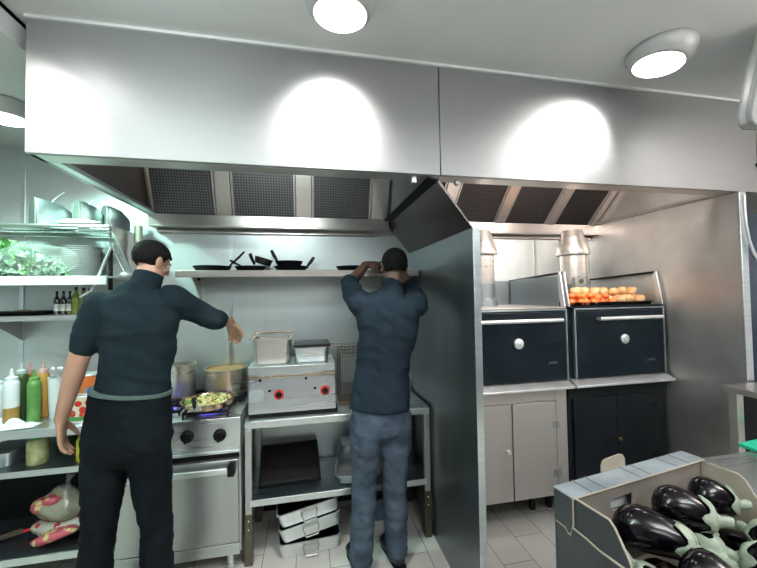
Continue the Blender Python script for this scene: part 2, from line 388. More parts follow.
mr = Matrix.Translation((.285, 2.262, .386)) @ Matrix.Rotation(R(-10), 4, 'Z') @ Matrix.Rotation(R(15), 4, 'X')
tag(put('metal_pan', tub(MB(), -.13, .15, 0, .38, 0, .075, mx=mr, rim=.006), M['steel']), 'deep steel pan on the lower table shelf behind the second cook', 'pan')

# stacked roasting pans on the floor
def rpan(mx, label):
    t = thing('roasting_pan', label, 'roasting pan', mx.to_translation(), 'roasting pans stacked on the floor')
    put('pan', tub(MB(), -.19, .19, -.14, .14, 0, .085, mx=mx, taper=.012, rim=.006), M['alu'], t)
    put('shaded_interior', tub(MB(), -.184, .184, -.134, .134, .006, .083, mx=mx, taper=.012, rim=0, t=.002), M['castiron'], t)  # black liner puts the shadow inside the pan into colour
    for s in (-1, 1):
        y = s*.142
        pl = MB(); 
        pts = [mx @ Vector(v) for v in ((-.045, y, .072), (-.048, y+s*.022, .060), (-.036, y+s*.03, .018), (.036, y+s*.03, .018), (.048, y+s*.022, .060), (.045, y, .072))]
        pl.tube(pts, .0045, 8)
        pl.box(-.05, .05, min(y-s*.004, y+s*.006), max(y-s*.004, y+s*.006), .062, .08, mx)
        put('handle', pl, M['steel_v'], t)
rpan(Matrix.Translation((-.01, 2.395, .002)) @ Matrix.Rotation(R(4), 4, 'Z'), 'dented aluminium roasting pan at the bottom of the floor stack under the table')
rpan(Matrix.Translation((-.002, 2.395, .119)) @ Matrix.Rotation(R(5), 4, 'Z') @ Matrix.Rotation(R(-9), 4, 'Y'), 'tilted aluminium roasting pan in the middle of the floor stack')
rpan(Matrix.Translation((-.012, 2.395, .211)) @ Matrix.Rotation(R(5), 4, 'Z') @ Matrix.Rotation(R(-9), 4, 'Y'), 'tilted aluminium roasting pan topmost of the floor stack')
cr_ = tub(MB(), .37, .56, 2.46, 2.66, .002, .16)
M['bluecrate'] = mat('crate_blue', (.10, .14, .22), .6)
tag(put('storage_crate', cr_, M['bluecrate']), 'blue grey plastic crate on the floor behind the second cook\'s legs', 'crate')

put('shade_panel', bx(TX0+.05, TX1-.05, YB-.035, YB-.022, .05, .344), M['black'], tb)  # black sheet added for the shade under the table
# ------------------------------------------------------------------ fryer
FX0, FX1, FY0, FZ0, FZ1 = -.372, .168, 2.30, .853, 1.165
fr = thing('deep_fryer', 'stainless steel twin countertop fryer with two red ringed knobs', 'deep fryer', (-.1, 2.45, TZ))
prof = [(FY0, FZ0+.018), (FY0, FZ0+.04), (FY0+.02, FZ0+.235), (FY0-.004, FZ0+.262), (FY0-.004, FZ1), (2.66, FZ1), (2.66, FZ0+.018)]
put('body', MB().prism([(FX0, y, z) for y, z in prof], (FX1-FX0, 0, 0)), M['steel'], fr, .003)
put('foot_rail', bx(FX0+.006, FX1+.012, FY0-.008, 2.66, FZ0-.0, FZ0+.017), M['black'], fr)
def fy(z): return FY0 + .02*(z-(FZ0+.04))/.195
for px, py, r_ in ((279, 394.5, .022), (325, 390, .022)):
    p = at(px, py, Y=FY0+.01); y = fy(p.z); mxk = Matrix.Translation((p.x, y, p.z)) @ Matrix.Rotation(R(90-5), 4, 'X')
    k = put('knob', MB().lathe([(.019, 0), (.019, .02), (.016, .026), (.001, .026)], n=20, mx=mxk).box(-.004, .004, -.014, .014, .02, .034, mxk), M['black'], fr)
    put('knob_ring', MB().lathe([(.021, .0), (.031, .0), (.031, .006), (.021, .006)], n=28, mx=mxk), M['red'], k)
for px, py in ((260, 381), (269.5, 391), (306, 378.5), (315, 388)):
    p = at(px, py, Y=FY0+.01); mxk = Matrix.Translation((p.x, fy(p.z), p.z)) @ Matrix.Rotation(R(85), 4, 'X')
    put('indicator', MB().lathe([(.0085, -.002), (.0085, .005), (.001, .006)], n=14, mx=mxk), M['black'], fr)
a = at(249, 391, Y=FY0); b = at(264, 402, Y=FY0)
M['plate_grey'] = mat('plate_grey', (.48, .52, .54), .4, .5)
mxk = Matrix.Translation((0, fy(.93), 0))
put('rating_plate', bx(a.x, b.x, FY0+.0035, FY0+.0085, b.z, a.z-.002), M['plate_grey'], fr)
put('fold_seam', bx(FX0+.001, FX1-.001, FY0+.008, FY0+.015, FZ0+.238, FZ0+.252), M['copper'], fr)
def basket(x0, x1, y0, y1, z0, z1, label, ma):
    t = thing('fryer_container', label, 'container', ((x0+x1)/2, (y0+y1)/2, z0))
    put('tank', tub(MB(), x0, x1, y0, y1, z0, z1, taper=.01, rim=.01), ma, t)
    return t
k1 = basket(-.36, -.118, 2.36, 2.60, FZ1+.002, 1.325, 'open steel tub with a greasy rim raised on the fryer\'s left half', M['pot'])
put('rim_rod', MB().tube([(-.37, 2.345, 1.333), (-.37, 2.61, 1.345), (-.108, 2.61, 1.345), (-.108, 2.345, 1.333)], .006, 8), M['copper'], k1)
k2 = basket(-.095, .135, 2.36, 2.60, FZ1+.002, 1.265, 'lower steel tub with dark mesh lid on the fryer\'s right half', M['steel'])
put('mesh_lid', MB().box(-.10, .14, 2.35, 2.61, 1.267, 1.283), M['castiron'], k2, .004)
put('handle', MB().tube([(.12, 2.40, 1.275), (.20, 2.38, 1.262), (.27, 2.36, 1.262)], .008, 8).tube([(.12, 2.45, 1.275), (.20, 2.44, 1.256), (.27, 2.44, 1.256)], .006, 8), M['leg_dark'], k2)
# wire basket hanging right of the fryer
M['brass_dark'] = steel('greasy_wire', (.22, .17, .12), (.3, .4), (9, 9, 9), .9, .1)
wb = MB()
for i in range(7):
    x = .21+.03*i; wb.tube([(x, 2.44, 1.245), (x, 2.44, 1.175), (x, 2.62, 1.175), (x, 2.62, 1.245)], .002, 6)
for j in range(4):
    z = 1.175+.023*j; wb.tube([(.21, 2.44, z), (.39, 2.44, z), (.39, 2.62, z), (.21, 2.62, z), (.21, 2.44, z)], .0025, 6)
wb.box(.205, .395, 2.435, 2.625, .853, .87)
for x in (.21, .39):
    for y in (2.44, 2.62): wb.tube([(x, y, .86), (x, y, 1.2)], .005, 6)
tag(put('wire_stand', wb, M['brass_dark']), 'wire basket stand on the table right of the fryer behind the second cook', 'stand')

# ------------------------------------------------------------------ range
RX0, RX1, RY = -1.055, -.398, 2.19
rg = thing('gas_range', 'stainless steel gas range with two lit burners behind the first cook', 'stove', (-.73, 2.45, 0))
put('body', bx(RX0, RX1, RY+.02, YB-.03, .12, .868), M['steel_v'], rg, .003)
put('top_rail', MB().prism([(RX0, RY, .86), (RX0, RY, .90), (RX0, RY+.03, .915), (RX0, YB-.03, .90), (RX0, YB-.03, .87), (RX0, RY+.05, .87)], (RX1-RX0, 0, 0)), M['steel'], rg, .002)
put('control_panel', bx(RX0+.002, RX1-.002, RY+.008, RY+.02, .715, .858), M['steel'], rg, .002)
put('vent_slot', bx(RX0+.01, RX1-.01, RY+.014, RY+.019, .665, .705), M['black'], rg)
put('drip_rail', bx(RX0+.002, RX1-.002, RY-.008, RY+.019, .700, .716), M['steel'], rg, .003)
dr = put('oven_door', bx(RX0+.02, RX1-.012, RY-.004, RY+.018, .185, .66), M['steel_v'], rg, .004)
put('handle', MB().box(RX0+.06, RX1-.062, RY-.05, RY-.035, .60, .632), M['alu'], dr, .004)
for x in (RX0+.04, RX1-.061): put('handle_bracket', bx(x, x+.034, RY-.056, RY-.005, .585, .65), M['black'], dr, .003)
put('kick_plate', bx(RX0+.004, RX1-.006, RY-.001, RY+.018, .115, .178), M['steel_v'], rg, .003)
for x in (RX0+.07, RX1-.07):
    for y in (RY+.08, YB-.12):
        put('leg', MB().lathe([(.024, 0), (.026, .02), (.02, .022), (.024, .114)], (x, y, 0), 20), M['alu'], rg)
for px, py in ((187, 437), (219.5, 435.5)):
    p = at(px, py, Y=RY); mxk = Matrix.Translation((p.x, RY+.008, p.z)) @ Matrix.Rotation(R(90), 4, 'X')
    put('knob', MB().lathe([(.036, 0), (.035, .012), (.026, .016), (.024, .03), (.001, .032)], n=28, mx=mxk).box(-.007, .007, -.028, .028, .012, .042, mxk), M['black'], rg, .001)
x2 = -.93; mxk = Matrix.Translation((x2, RY+.008, .79)) @ Matrix.Rotation(R(90), 4, 'X')
put('knob', MB().lathe([(.036, 0), (.035, .012), (.026, .016), (.024, .03), (.001, .032)], n=28, mx=mxk).box(-.007, .007, -.028, .028, .012, .042, mxk), M['black'], rg, .001)
M['flame'] = mat('gas_flame', (.1, .12, .9), .5, 0, (.16, .14, 1), 2.2)
BURN = [(-.59, 2.31), (-.87, 2.37), (-.57, 2.585), (-.83, 2.60)]
for k, (x, y) in enumerate(BURN):
    b_ = put('burner', MB().lathe([(.05, .905), (.05, .925), (.035, .93), (.001, .93)], (x, y, 0), 24), M['castiron'], rg)
    g = MB()
    for a in range(8):
        an = math.pi*a/4; g.box(.03, .115, -.005, .005, .934, .946, Matrix.Translation((x, y, 0)) @ Matrix.Rotation(an, 4, 'Z'))
    g.box(x-.125, x+.125, y-.113, y-.105, .93, .946).box(x-.125, x+.125, y+.105, y+.113, .93, .946).box(x-.125, x-.117, y-.105, y+.105, .93, .946).box(x+.117, x+.125, y-.105, y+.105, .93, .946)
    for dx in (-.12, .12):
        for dy in (-.108, .108): g.box(x+dx-.005, x+dx+.005, y+dy-.004, y+dy+.004, .90, .93)
    put('grate', g, M['castiron'], rg)
    if k < 2:
        fl = MB()
        for a in range(22):
            an = 2*math.pi*a/22; cx, cy = x+.054*math.cos(an), y+.054*math.sin(an); ex, ey = x+.072*math.cos(an), y+.072*math.sin(an)
            fl.tube([(cx, cy, .918), ((cx+ex)/2, (cy+ey)/2, .927), (ex, ey, .936)], [.0045, .006, .001], 6)
        put('flame', fl, M['flame'], rg)

# pots
def pot(name, label, cat, x, y, z, r, h, ma, content=None, handles=True, lid=False):
    t = thing(name, label, cat, (x, y, z))
    put('pot_body', MB().lathe([(r*.95, 0), (r, .012), (r, h-.006), (r+.006, h-.003), (r+.006, h), (r-.004, h), (r-.005, .02), (.001, .012)], (x, y, z), 40, cap=False), ma, t)
    if handles:
        for s in (-1, 1):
            put('handle', MB().tube([(x+s*(r-.0), y-.035, z+h*.7), (x+s*(r+.035), y-.035, z+h*.74), (x+s*(r+.042), y, z+h*.75), (x+s*(r+.035), y+.035, z+h*.74), (x+s*(r), y+.035, z+h*.7)], .006, 8), M['steel_v'], t)
    if content: put('contents', MB().lathe([(r-.006, -.004), (r-.006, 0), (.001, .002)], (x, y, z+h*.94), 32), content, t)
    return t
M['soup'] = noisy(mat('orange_sauce', (.6, .3, .1), .3), (.55, .25, .07), (.72, .42, .18), (20, 20, 20))
p1 = pot('saute_pan', 'wide steel pan of orange sauce on the range\'s rear burner', 'pot', -.560, 2.578, .947, .132, .175, M['pot'], M['soup'], False)
put('handle', MB().tube([(-.49, 2.445, 1.035), (-.475, 2.40, 1.05), (-.43, 2.385, 1.055), (-.405, 2.42, 1.05), (-.44, 2.49, 1.035)], .006, 8), M['leg_dark'], p1)
M['warm_pot'] = steel('warm_pot_steel', (.66, .54, .44), (.24, .34), (2, 2, 30), .85, .04); [c_.data.materials.__setitem__(0, M['warm_pot']) for c_ in p1.children if c_.name.startswith('pot_body')]
pot('stock_pot', 'tall narrow steel stock pot at the back of the range', 'pot', -.845, 2.59, .947, .088, .215, M['pot'], None, False)
# frying pan with food
fpx, fpy, fpz = -.595, 2.283, .9465
fp = thing('frying_pan', 'frying pan full of yellow and green vegetables on the front burner', 'frying pan', (fpx, fpy, fpz))
put('pan', MB().lathe([(.10, 0), (.13, .012), (.147, .045), (.152, .048), (.143, .048), (.125, .018), (.001, .008)], (fpx, fpy, fpz), 40, cap=False), M['copper'], fp)
M['food_y'] = noisy(mat('yellow_vegetables', (.75, .62, .25), .5), (.62, .42, .12), (.85, .78, .45), (40, 40, 40))
M['food_g'] = noisy(mat('green_vegetables', (.2, .3, .08), .5), (.08, .16, .03), (.3, .42, .12), (40, 40, 40))
fy_, fg_ = MB(), MB()
for i in range(170):
    a = random.random()*6.28; rr = .125*math.sqrt(random.random()); s = random.uniform(.006, .013)
    x, y = fpx+rr*math.cos(a), fpy+rr*math.sin(a)
    (fg_ if (random.random() < .25 or x < fpx-.06 and random.random() < .55) else fy_).ball((x, y, fpz+.032+.008*(1-(rr/.13)**2)+random.random()*.006), (s*1.5, s, s*.7), 8, 6, Euler((random.random()*3, random.random()*3, random.random()*3)).to_matrix())
tag(put('yellow_pieces', fy_, M['food_y'], fp), kind='stuff'); tag(put('green_pieces', fg_, M['food_g'], fp), kind='stuff')
put('handle', MB().tube([(fpx-.035, fpy-.143, fpz+.042), (fpx-.03, fpy-.17, fpz+.068), (fpx-.018, fpy-.21, fpz+.105), (fpx-.008, fpy-.235, fpz+.115)], [.009, .010, .014, .011], 10), M['black'], fp)
put('handle_plate', MB().box(fpx-.045, fpx+.0, fpy-.152, fpy-.143, fpz+.022, fpz+.055), M['alu'], fp, .002)
fp['x'] = 1; del fp['x']

# ------------------------------------------------------------------ wall shelf with pans
sz = 1.780
M['shelf_warm'] = steel('shelf_steel', (.44, .40, .37), (.3, .36), (1, 20, 20), .95, .05)  # brownish tint puts a warm reflection into the steel's colour
sh = thing('wall_shelf', 'long steel wall shelf holding black frying pans above the fryer', 'shelf', (0, 2.6, sz))
put('shelf_plate', MB().box(-.83, .79, 2.44, YB-.003, sz-.012, sz).box(-.83, .79, 2.428, 2.444, sz-.046, sz), M['shelf_warm'], sh, .003)
for x in (-.75, .70):
    put('bracket', MB().prism([(x, YB-.007, sz-.014), (x, 2.47, sz-.014), (x, 2.48, sz-.05), (x, YB-.007, sz-.22)], (.006, 0, 0)), M['gutter'], sh)
    put('bolt', MB().ball((x+.012, 2.60, sz-.05), .01, 10, 8), M['black'], sh)
def skillet(x, y, z, r, label, ang, lift=.6, ln=.17, rot=0, tilt=0):
    t = thing('frying_pan', label, 'frying pan', (x, y, z))
    L = Matrix.Translation((x, y, z)) @ Matrix.Rotation(tilt, 4, 'Y')
    put('pan', MB().lathe([(r*.8, 0), (r*.97, .03), (r, .034), (r*.97, .034), (r*.78, .006), (.001, .004)], (0, 0, 0), 32, L, cap=False), M['black'], t)
    d = Vector((math.cos(ang), math.sin(ang), 0)); c0 = d*r*.96+Vector((0, 0, .026))
    e = lambda s_, u: L @ (c0+d*s_*ln*math.cos(lift)+Vector((0, 0, s_*ln*math.sin(lift)+u)))
    put('handle', MB().tube([e(0, 0), e(.15, .006), e(.6, .0), e(1, 0)], [(.012, .006), (.009, .006), (.013, .007), (.010, .006)], 10), M['castiron'], t)
    return t
def shx(px, y=2.55): return at(px, 265, Y=y).x
skillet(shx(212), 2.565, sz+.001, .125, 'black frying pan at the left end of the wall shelf with handle tilted up', R(-18), .75, .15)
skillet(shx(250), 2.575, sz+.001, .105, 'black frying pan second from the left on the wall shelf', R(-120), .35, .10)
skillet(shx(291), 2.57, sz+.001, .12, 'black frying pan under the smaller pan on the wall shelf', R(20), .95, .10)
skillet(shx(289), 2.57, sz+.037, .098, 'smaller black frying pan resting on another pan on the wall shelf', R(150), 1.05, .11)
# small cast iron saucepan between
x = shx(259); sp_ = thing('saucepan', 'small tilted black saucepan resting on the second frying pan', 'saucepan', (x, 2.57, sz+.036))
L = Matrix.Translation((x+.02, 2.57, sz+.052)) @ Matrix.Rotation(R(17), 4, 'Y')
put('pan', MB().lathe([(.055, 0), (.062, .04), (.066, .042), (.058, .042), (.05, .006), (.001, .005)], (0, 0, 0), 26, L, cap=False), M['castiron'], sp_)
put('handle', MB().tube([(x-.03, 2.55, sz+.05), (x-.045, 2.52, sz+.09), (x-.05, 2.50, sz+.115)], [.009, .011, .012], 8), M['castiron'], sp_)
skillet(.315, 2.57, sz+.001, .115, 'black frying pan at the second cook\'s hands on the wall shelf', R(-20), .3, .12)

# ------------------------------------------------------------------ charcoal ovens
OY = 2.03
def oven(x0, x1, label, cabm, doorm, cabx0, cabx1, dx0, dx1):
    t = thing('charcoal_oven', label, 'oven', ((x0+x1)/2, 2.37, .3)); yb = YB-.03
    put('body', bx(x0, x1, OY+.03, yb, .98, 1.492), M['navy'], t, .004)
    d = put('door', bx(dx0, dx1, OY, OY+.028, 1.025, 1.475), doorm, t, .006)
    hz = 1.42
    hx0, hx1 = (dx0+(.14 if dx0 > 1.5 else .02), dx1-.055)
    put('handle', MB().tube([(hx0, OY-.04, hz), (hx1, OY-.04, hz)], .013, 14), M['alu'], d)
    for hx in (hx0+.02, hx1-.02): put('handle_post', bx(hx-.008, hx+.008, OY-.03, OY-.001, hz-.008, hz+.008), M['alu'], d)
    cx = (dx0+dx1)/2+.012; mxk = Matrix.Translation((cx, OY-.001, 1.275)) @ Matrix.Rotation(R(90), 4, 'X')
    th = put('thermometer', MB().lathe([(.033, 0), (.033, .014), (.028, .018), (.001, .019)], n=28, mx=mxk), M['alu'], d)
    put('frame', MB().box(dx0-.016, dx0-.004, OY+.002, OY+.028, 1.022, 1.487).box(dx1+.004, dx1+.014, OY+.002, OY+.028, 1.022, 1.487).box(dx0-.016, dx1+.014, OY+.002, OY+.028, 1.48, 1.49), M['dull'], t, .002)
    put('top_plate', bx(x0, x1, OY+.005, yb, 1.494, 1.503), M['cab'] if cabm is M['cab'] else M['navy'], t, .002)
    put('ash_ledge', MB().prism([(x0+.0, OY+.028, 1.020), (x0+.0, OY-.002, 1.016), (x0, OY-.055, .992), (x0, OY-.055, .978), (x0, OY+.028, .974)], (x1-x0, 0, 0)), M['alu'], t, .002)
    # top guard: slanting front brackets, side rails, back panel
    for x, w in ((x0+.002, 1), (x1-.012, 1)):
        put('guard_bracket', MB().prism([(x, OY+.008, 1.504), (x, OY+.045, 1.504), (x, OY+.075, 1.735), (x, OY+.045, 1.74)], (.012, 0, 0)), M['alu'], t, .002)
    return t, d
o1, d1 = oven(.905, 1.683, 'charcoal oven with dark door on the stainless cabinet, left of the other oven', M['cab'], M['navy'], .9, 1.68, .935, 1.672)
o2, d2 = oven(1.702, 2.478, 'charcoal oven with black door on the black cabinet, loaded with bread on top', M['blackcab'], M['navy'], 1.7, 2.47, 1.757, 2.462)
put('guard_side', bx(1.668, 1.674, OY+.06, YB-.034, 1.504, 1.71), M['dull'], o1)
put('guard_rail', MB().tube([(1.676, OY+.062, 1.73), (1.676, YB-.04, 1.70)], .009, 8), M['castiron'], o1)
put('guard_back', bx(.91, 1.66, YB-.05, YB-.034, 1.504, 1.70), M['dull'], o1)
put('guard_rail', MB().tube([(2.468, OY+.062, 1.735), (2.468, YB-.04, 1.705)], .009, 8), M['castiron'], o2)
put('guard_rail', MB().tube([(1.711, OY+.062, 1.735), (1.711, YB-.04, 1.705)], .009, 8), M['castiron'], o2)
def textmesh(body, size, mx, ma, parent, name='logo', ext=.0006):
    cu = bpy.data.curves.new('t', 'FONT'); cu.body = body; cu.size = size; cu.extrude = ext; cu.align_x = 'CENTER'; cu.shear = .3
    to = bpy.data.objects.new('t', cu); COL.objects.link(to); bpy.context.view_layer.update()
    me = bpy.data.meshes.new_from_object(to.evaluated_get(bpy.context.evaluated_depsgraph_get())); bpy.data.objects.remove(to)
    me.transform(mx); return put(name, me, ma, parent, smooth=False)
M['logo'] = mat('logo_silver', (.25, .28, .3), .3, .8)
for d, (px, py), o in ((d1, (553, 362.5), 1), (d2, (651, 359), 2)):
    p = at(px, py, Y=OY); textmesh('JOSPER', .021, Matrix.Translation((p.x, OY-.0012, p.z-.008)) @ Matrix.Rotation(R(90), 4, 'X'), M['logo'], d)
# cabinets below
def cabinet(x0, x1, ma, label, zb, zt, split, knobp, hinges, seam):
    t = thing('oven_cabinet', label, 'cabinet', ((x0+x1)/2, 2.35, 0)); y0 = OY+.012; yb = YB-.06
    put('body', bx(x0, x1, y0+.018, yb, zb, zt), ma, t, .003)
    zd = zt-.085
    dl = put('door', bx(x0+.035, split-.004, y0, y0+.017, zb+.004, zd), ma, t, .003)
    drr = put('door', bx(split+.004, x1-.085, y0, y0+.017, zb+.004, zd), ma, t, .003)
    put('face_frame', MB().box(x1-.081, x1-.001, y0+.002, y0+.0175, zb+.002, zt-.001).box(x0, x1-.082, y0+.002, y0+.0175, zd+.004, zt-.001), ma, t, .002)
    kp = Vector((knobp[0], y0, knobp[1]))
    put('door_knob', MB().lathe([(.008, 0), (.007, .015), (.014, .02), (.013, .03), (.001, .033)], n=18, mx=Matrix.Translation(kp) @ Matrix.Rotation(R(90), 4, 'X')), M['alu'] if ma is M['cab'] else M['copper'], dl)
    for hz in hinges: 
        hb = MB().box(x1-.11, x1-.085, y0-.006, y0+.0, hz-.018, hz+.022).box(x1-.081, x1-.062, y0-.006, y0+.001, hz-.024, hz+.028)
        hb.tube([(x1-.083, y0-.006, hz-.026), (x1-.083, y0-.006, hz+.03)], .006, 8)
        put('hinge', hb, M['dull'] if ma is M['cab'] else M['blackcab'], drr)
    for x in (x0+.04, x1-.08):
        for y in (y0+.3, yb-.08): put('leg', bx(x, x+.035, y, y+.035, 0, zb-.001), M['castiron'], t, .002)
    return t
def czz(px, py): q = at(px, py, Y=OY+.012); return q.x, q.z
sx_ = czz(513, 440)[0]
cabinet(.905, 1.672, M['cab'], 'stainless steel two door cabinet under the left charcoal oven', 0.275, .972, sx_, czz(507, 451), (czz(552, 425)[1], czz(552, 473)[1]), 0)
sx2 = czz(617.5, 410)[0]
cabinet(1.690, 2.47, M['blackcab'], 'black two door cabinet under the right charcoal oven', 0.275, .972, sx2, (sx2-.012, czz(617, 437)[1]), (.80, .45), 0)

# flues
def flue(px, label):
    x = at(px, 250, Y=2.45).x; y = 2.45
    t = thing('flue', label, 'flue', (x, y, 1.504))
    def z(py): return at(px, py, Y=y).z
    put('base_collar', MB().lathe([(.118, .0), (.118, .05), (.1, .055), (.1, z(284)-1.504)], (x, y, 1.504), 32), M['dull'], t)
    put('pipe', MB().lathe([(.098, z(290)), (.098, z(256))], (x, y, 0), 36), M['pot'], t)
    put('cone', MB().lathe([(.122, z(255.5)), (.125, z(254)), (.118, z(250)), (.075, z(232)), (.07, z(231))], (x, y, 0), 36), M['pot'], t)
flue(572.5, 'conical steel flue on top of the oven with the bread')
flue(480.5, 'conical steel flue on top of the left oven, half hidden by the partition')
# small gauge box at flue
p = at(579, 285, Y=2.3); gb = thing('draught_damper', 'small steel damper box in front of the flue on the right oven', 'damper', (p.x, 2.3, 1.504))
put('housing', bx(p.x-.045, p.x+.04, 2.28, 2.33, 1.504, p.z+.06), M['steel_v'], gb, .003)
put('dial', MB().lathe([(.016, 0), (.016, .01), (.001, .011)], n=16, mx=Matrix.Translation((p.x, 2.28, p.z+.03)) @ Matrix.Rotation(R(90), 4, 'X')), M['leg_dark'], gb)

# bread tray
tr = tub(MB(), 1.76, 2.44, 2.075, 2.32, 1.5045, 1.528, rim=.01, taper=.006)
tag(put('baking_tray', tr, M['black']), 'dark tray of bread rolls and tomatoes on top of the right oven', 'tray')
M['bread'] = noisy(mat('bread_crust', (.6, .33, .13), .6), (.50, .22, .07), (.80, .58, .32), (14, 14, 14), 4, .4)
M['tomato'] = noisy(mat('tomato_skin', (.8, .18, .04), .3), (.72, .12, .02), (.9, .28, .06), (10, 10, 10))
M['stem'] = mat('stalk_green', (.12, .2, .06), .6)
def roll_mesh():
    m_ = MB().ball((0, 0, .03), (.041, .038, .031), 20, 12)
    for v in m_.bm.verts: v.co += v.co.normalized()*.006*noise.noise(v.co*30)
    return m_
r0 = None
spots = []
for row, (y, z, n) in enumerate(((2.195, 1.511, 8), (2.272, 1.511, 8))):
    for i in range(n): spots.append((1.855+.080*i+.02*(row % 2), y, z))
for i in range(7): spots.append((1.93+.080*i, 2.225+.014*(i % 2), 1.568))
for i in range(3): spots.append((2.20+.082*i, 2.124, 1.511))
for i, (x, y, z) in enumerate(spots):
    if r0 is None:
        r0 = put('bread_roll', roll_mesh(), M['bread']); o = r0
    else: o = dup(r0)
    o.location = (x, y, z); o.rotation_euler = (random.uniform(-.2, .2), random.uniform(-.2, .2), random.random()*6)
    s_ = random.uniform(.94, 1.12); o.scale = (s_, s_, s_)
    tag(o, 'golden baked roll heaped on the dark tray above the right oven', 'bread roll', 'rolls on the oven top tray')
t0 = thing('tomato', '', 'tomato', (0, 0, 0))
put('flesh', MB().ball((0, 0, .022), (.027, .027, .022), 18, 10), M['tomato'], t0)
st = MB()
for a in range(5): st.tube([(0, 0, .043), (.014*math.cos(a*1.257), .014*math.sin(a*1.257), .042)], [.003, .001], 5)
put('calyx', st, M['stem'], t0)
tsp = [(1.785+.052*i, 2.098+.004*(i % 3), 1.512) for i in range(7)] + [(1.81+.052*i, 2.148, 1.512) for i in range(6)] + [(1.80+.052*i, 2.122, 1.549) for i in range(6)]
for i, q in enumerate(tsp):
    o = t0 if i == 0 else dup(t0)
    o.location = q; o.rotation_euler = (random.uniform(-.9, .9), random.uniform(-.9, .9), random.random()*6)
    tag(o, 'orange red tomato at the left front of the tray above the right oven', 'tomato', 'tomatoes on the oven top tray')

# ------------------------------------------------------------------ right side: counter stand, fridge, hoses, hanging panel
sc_ = thing('steel_stand', 'low steel stand with a square leg in front of the right partition edge', 'stand', (2.75, 1.5, 0))
p = at(735, 387.5, Y=1.50)
put('stand_top', bx(p.x, 3.2, 1.36, 1.565, p.z-.035, p.z), M['gutter'], sc_, .004)
for x in (p.x+.012, 3.1): put('leg', bx(x, x+.045, 1.50, 1.545, 0, p.z-.036), M['gutter'], sc_, .003)
put('rear_panel', bx(p.x+.075, 3.15, 1.546, 1.556, .2, p.z-.036), M['black'], sc_)
M['fridge'] = noisy(mat('fridge_panel', (.03, .045, .07), .3, .3), (.025, .038, .06), (.04, .055, .085), (3, 3, 3))
zt_ = at(753, 214, Y=1.75).z
fg = thing('tall_fridge', 'tall dark blue cabinet at the right picture edge behind the partition', 'fridge', (3.0, 2.0, 0))
fx0 = at(748, 300, Y=1.70).x
put('cabinet_body', bx(fx0, fx0+.65, 1.72, 2.4, .0, zt_), M['fridge'], fg, .006)
put('door', bx(fx0+.002, fx0+.648, 1.69, 1.718, .05, zt_-.01), M['fridge'], fg, .006)
put('door_handle', MB().tube([(fx0+.06, 1.68, 1.0), (fx0+.06, 1.66, 1.02), (fx0+.06, 1.66, 1.4), (fx0+.06, 1.68, 1.42)], .01, 8), M['alu'], fg)
hs = [at(a, b, Y=1.565) for a, b in ((744, 195), (744.5, 210), (746, 225), (749, 240), (753.5, 252), (759, 262), (766, 268))]
tag(put('hanging_hose', MB().tube(hs, .008, 10), M['alu']), 'curved chrome hose hanging from the hood corner at the far right', 'hose')
gp = [at(746, 190, Y=1.60), at(746.3, 213, Y=1.60), at(746.5, 232, Y=1.60)]
M['greyplastic'] = noisy(mat('grey_plastic', (.36, .37, .37), .5), (.33, .34, .34), (.40, .41, .41), (8, 8, 8))
# hanging panel (rounded slab), built in a vertical plane at Y = 1.15
pl = [at(752.5, 36, Y=1.1), at(735.5, 118, Y=1.1), at(737, 127, Y=1.1), at(742, 130.5, Y=1.1), at(757, 131, Y=1.1), at(800, 133, Y=1.1), at(806, 128, Y=1.1), at(815, 40, Y=1.1), at(810, 33, Y=1.1), at(756, 33, Y=1.1)]
pl = [q-Vector((0, 0, 0)) for q in pl]
hp = thing('hanging_board', 'grey rounded board hanging below the ceiling at the right picture edge', 'board', pl[4])
put('shell', MB().prism(pl, (0, -.05, 0)), M['greyplastic'], hp, .006)
cpl = sum(pl, Vector())/len(pl)
put('rim', MB().prism([cpl+(q-cpl)*1.004+Vector((0, -.01, 0)) for q in pl], (0, -.025, 0)), M['lamp_case'], hp, .004)
put('support_pole', MB().tube([(cpl.x, 1.075, cpl.z+.05), (cpl.x, 1.075, ZT)], .018, 12), M['lamp_case'], hp)
p = at(757, 165, Y=YH); tag(put('hood_bolt', MB().ball((p.x, YH-.004, p.z), .012, 12, 8), M['black']), 'black bolt head on the right hood front at the picture edge', 'bolt')

# near worktop (L shaped) with cutting board
ZW = .82
wc = thing('prep_counter', 'grey steel prep counter under the aubergine box', 'counter', (1.6, .8, 0))
put('worktop', MB().prism([(.74, .25, ZW-.04), (3.3, .25, ZW-.04), (3.3, 1.33, ZW-.04), (1.62, 1.325, ZW-.04), (1.62, .93, ZW-.04), (.74, .93, ZW-.04)], (0, 0, .04)), M['steel'], wc, .004)
for x, y in ((.78, .3), (.80, .86), (1.7, 1.22), (3.2, 1.22), (3.2, .3)): put('leg', bx(x, x+.04, y, y+.04, 0, ZW-.041), M['steel_v'], wc)
M['gboard'] = noisy(mat('green_board', (.02, .5, .30), .5), (.02, .48, .28), (.04, .56, .35), (9, 9, 9))
a = at(737, 447, Z=ZW); 
ro = Matrix.Translation((a.x+.005, a.y-.03, 0)) @ Matrix.Rotation(R(5), 4, 'Z')
cb_ = thing('cutting_board', 'bright green plastic cutting board on the counter at the right edge', 'cutting board', (a.x+.2, a.y-.1, ZW))
put('board', MB().box(0, .5, -.25, .03, ZW+.001, ZW+.022, ro), M['gboard'], cb_, .006)

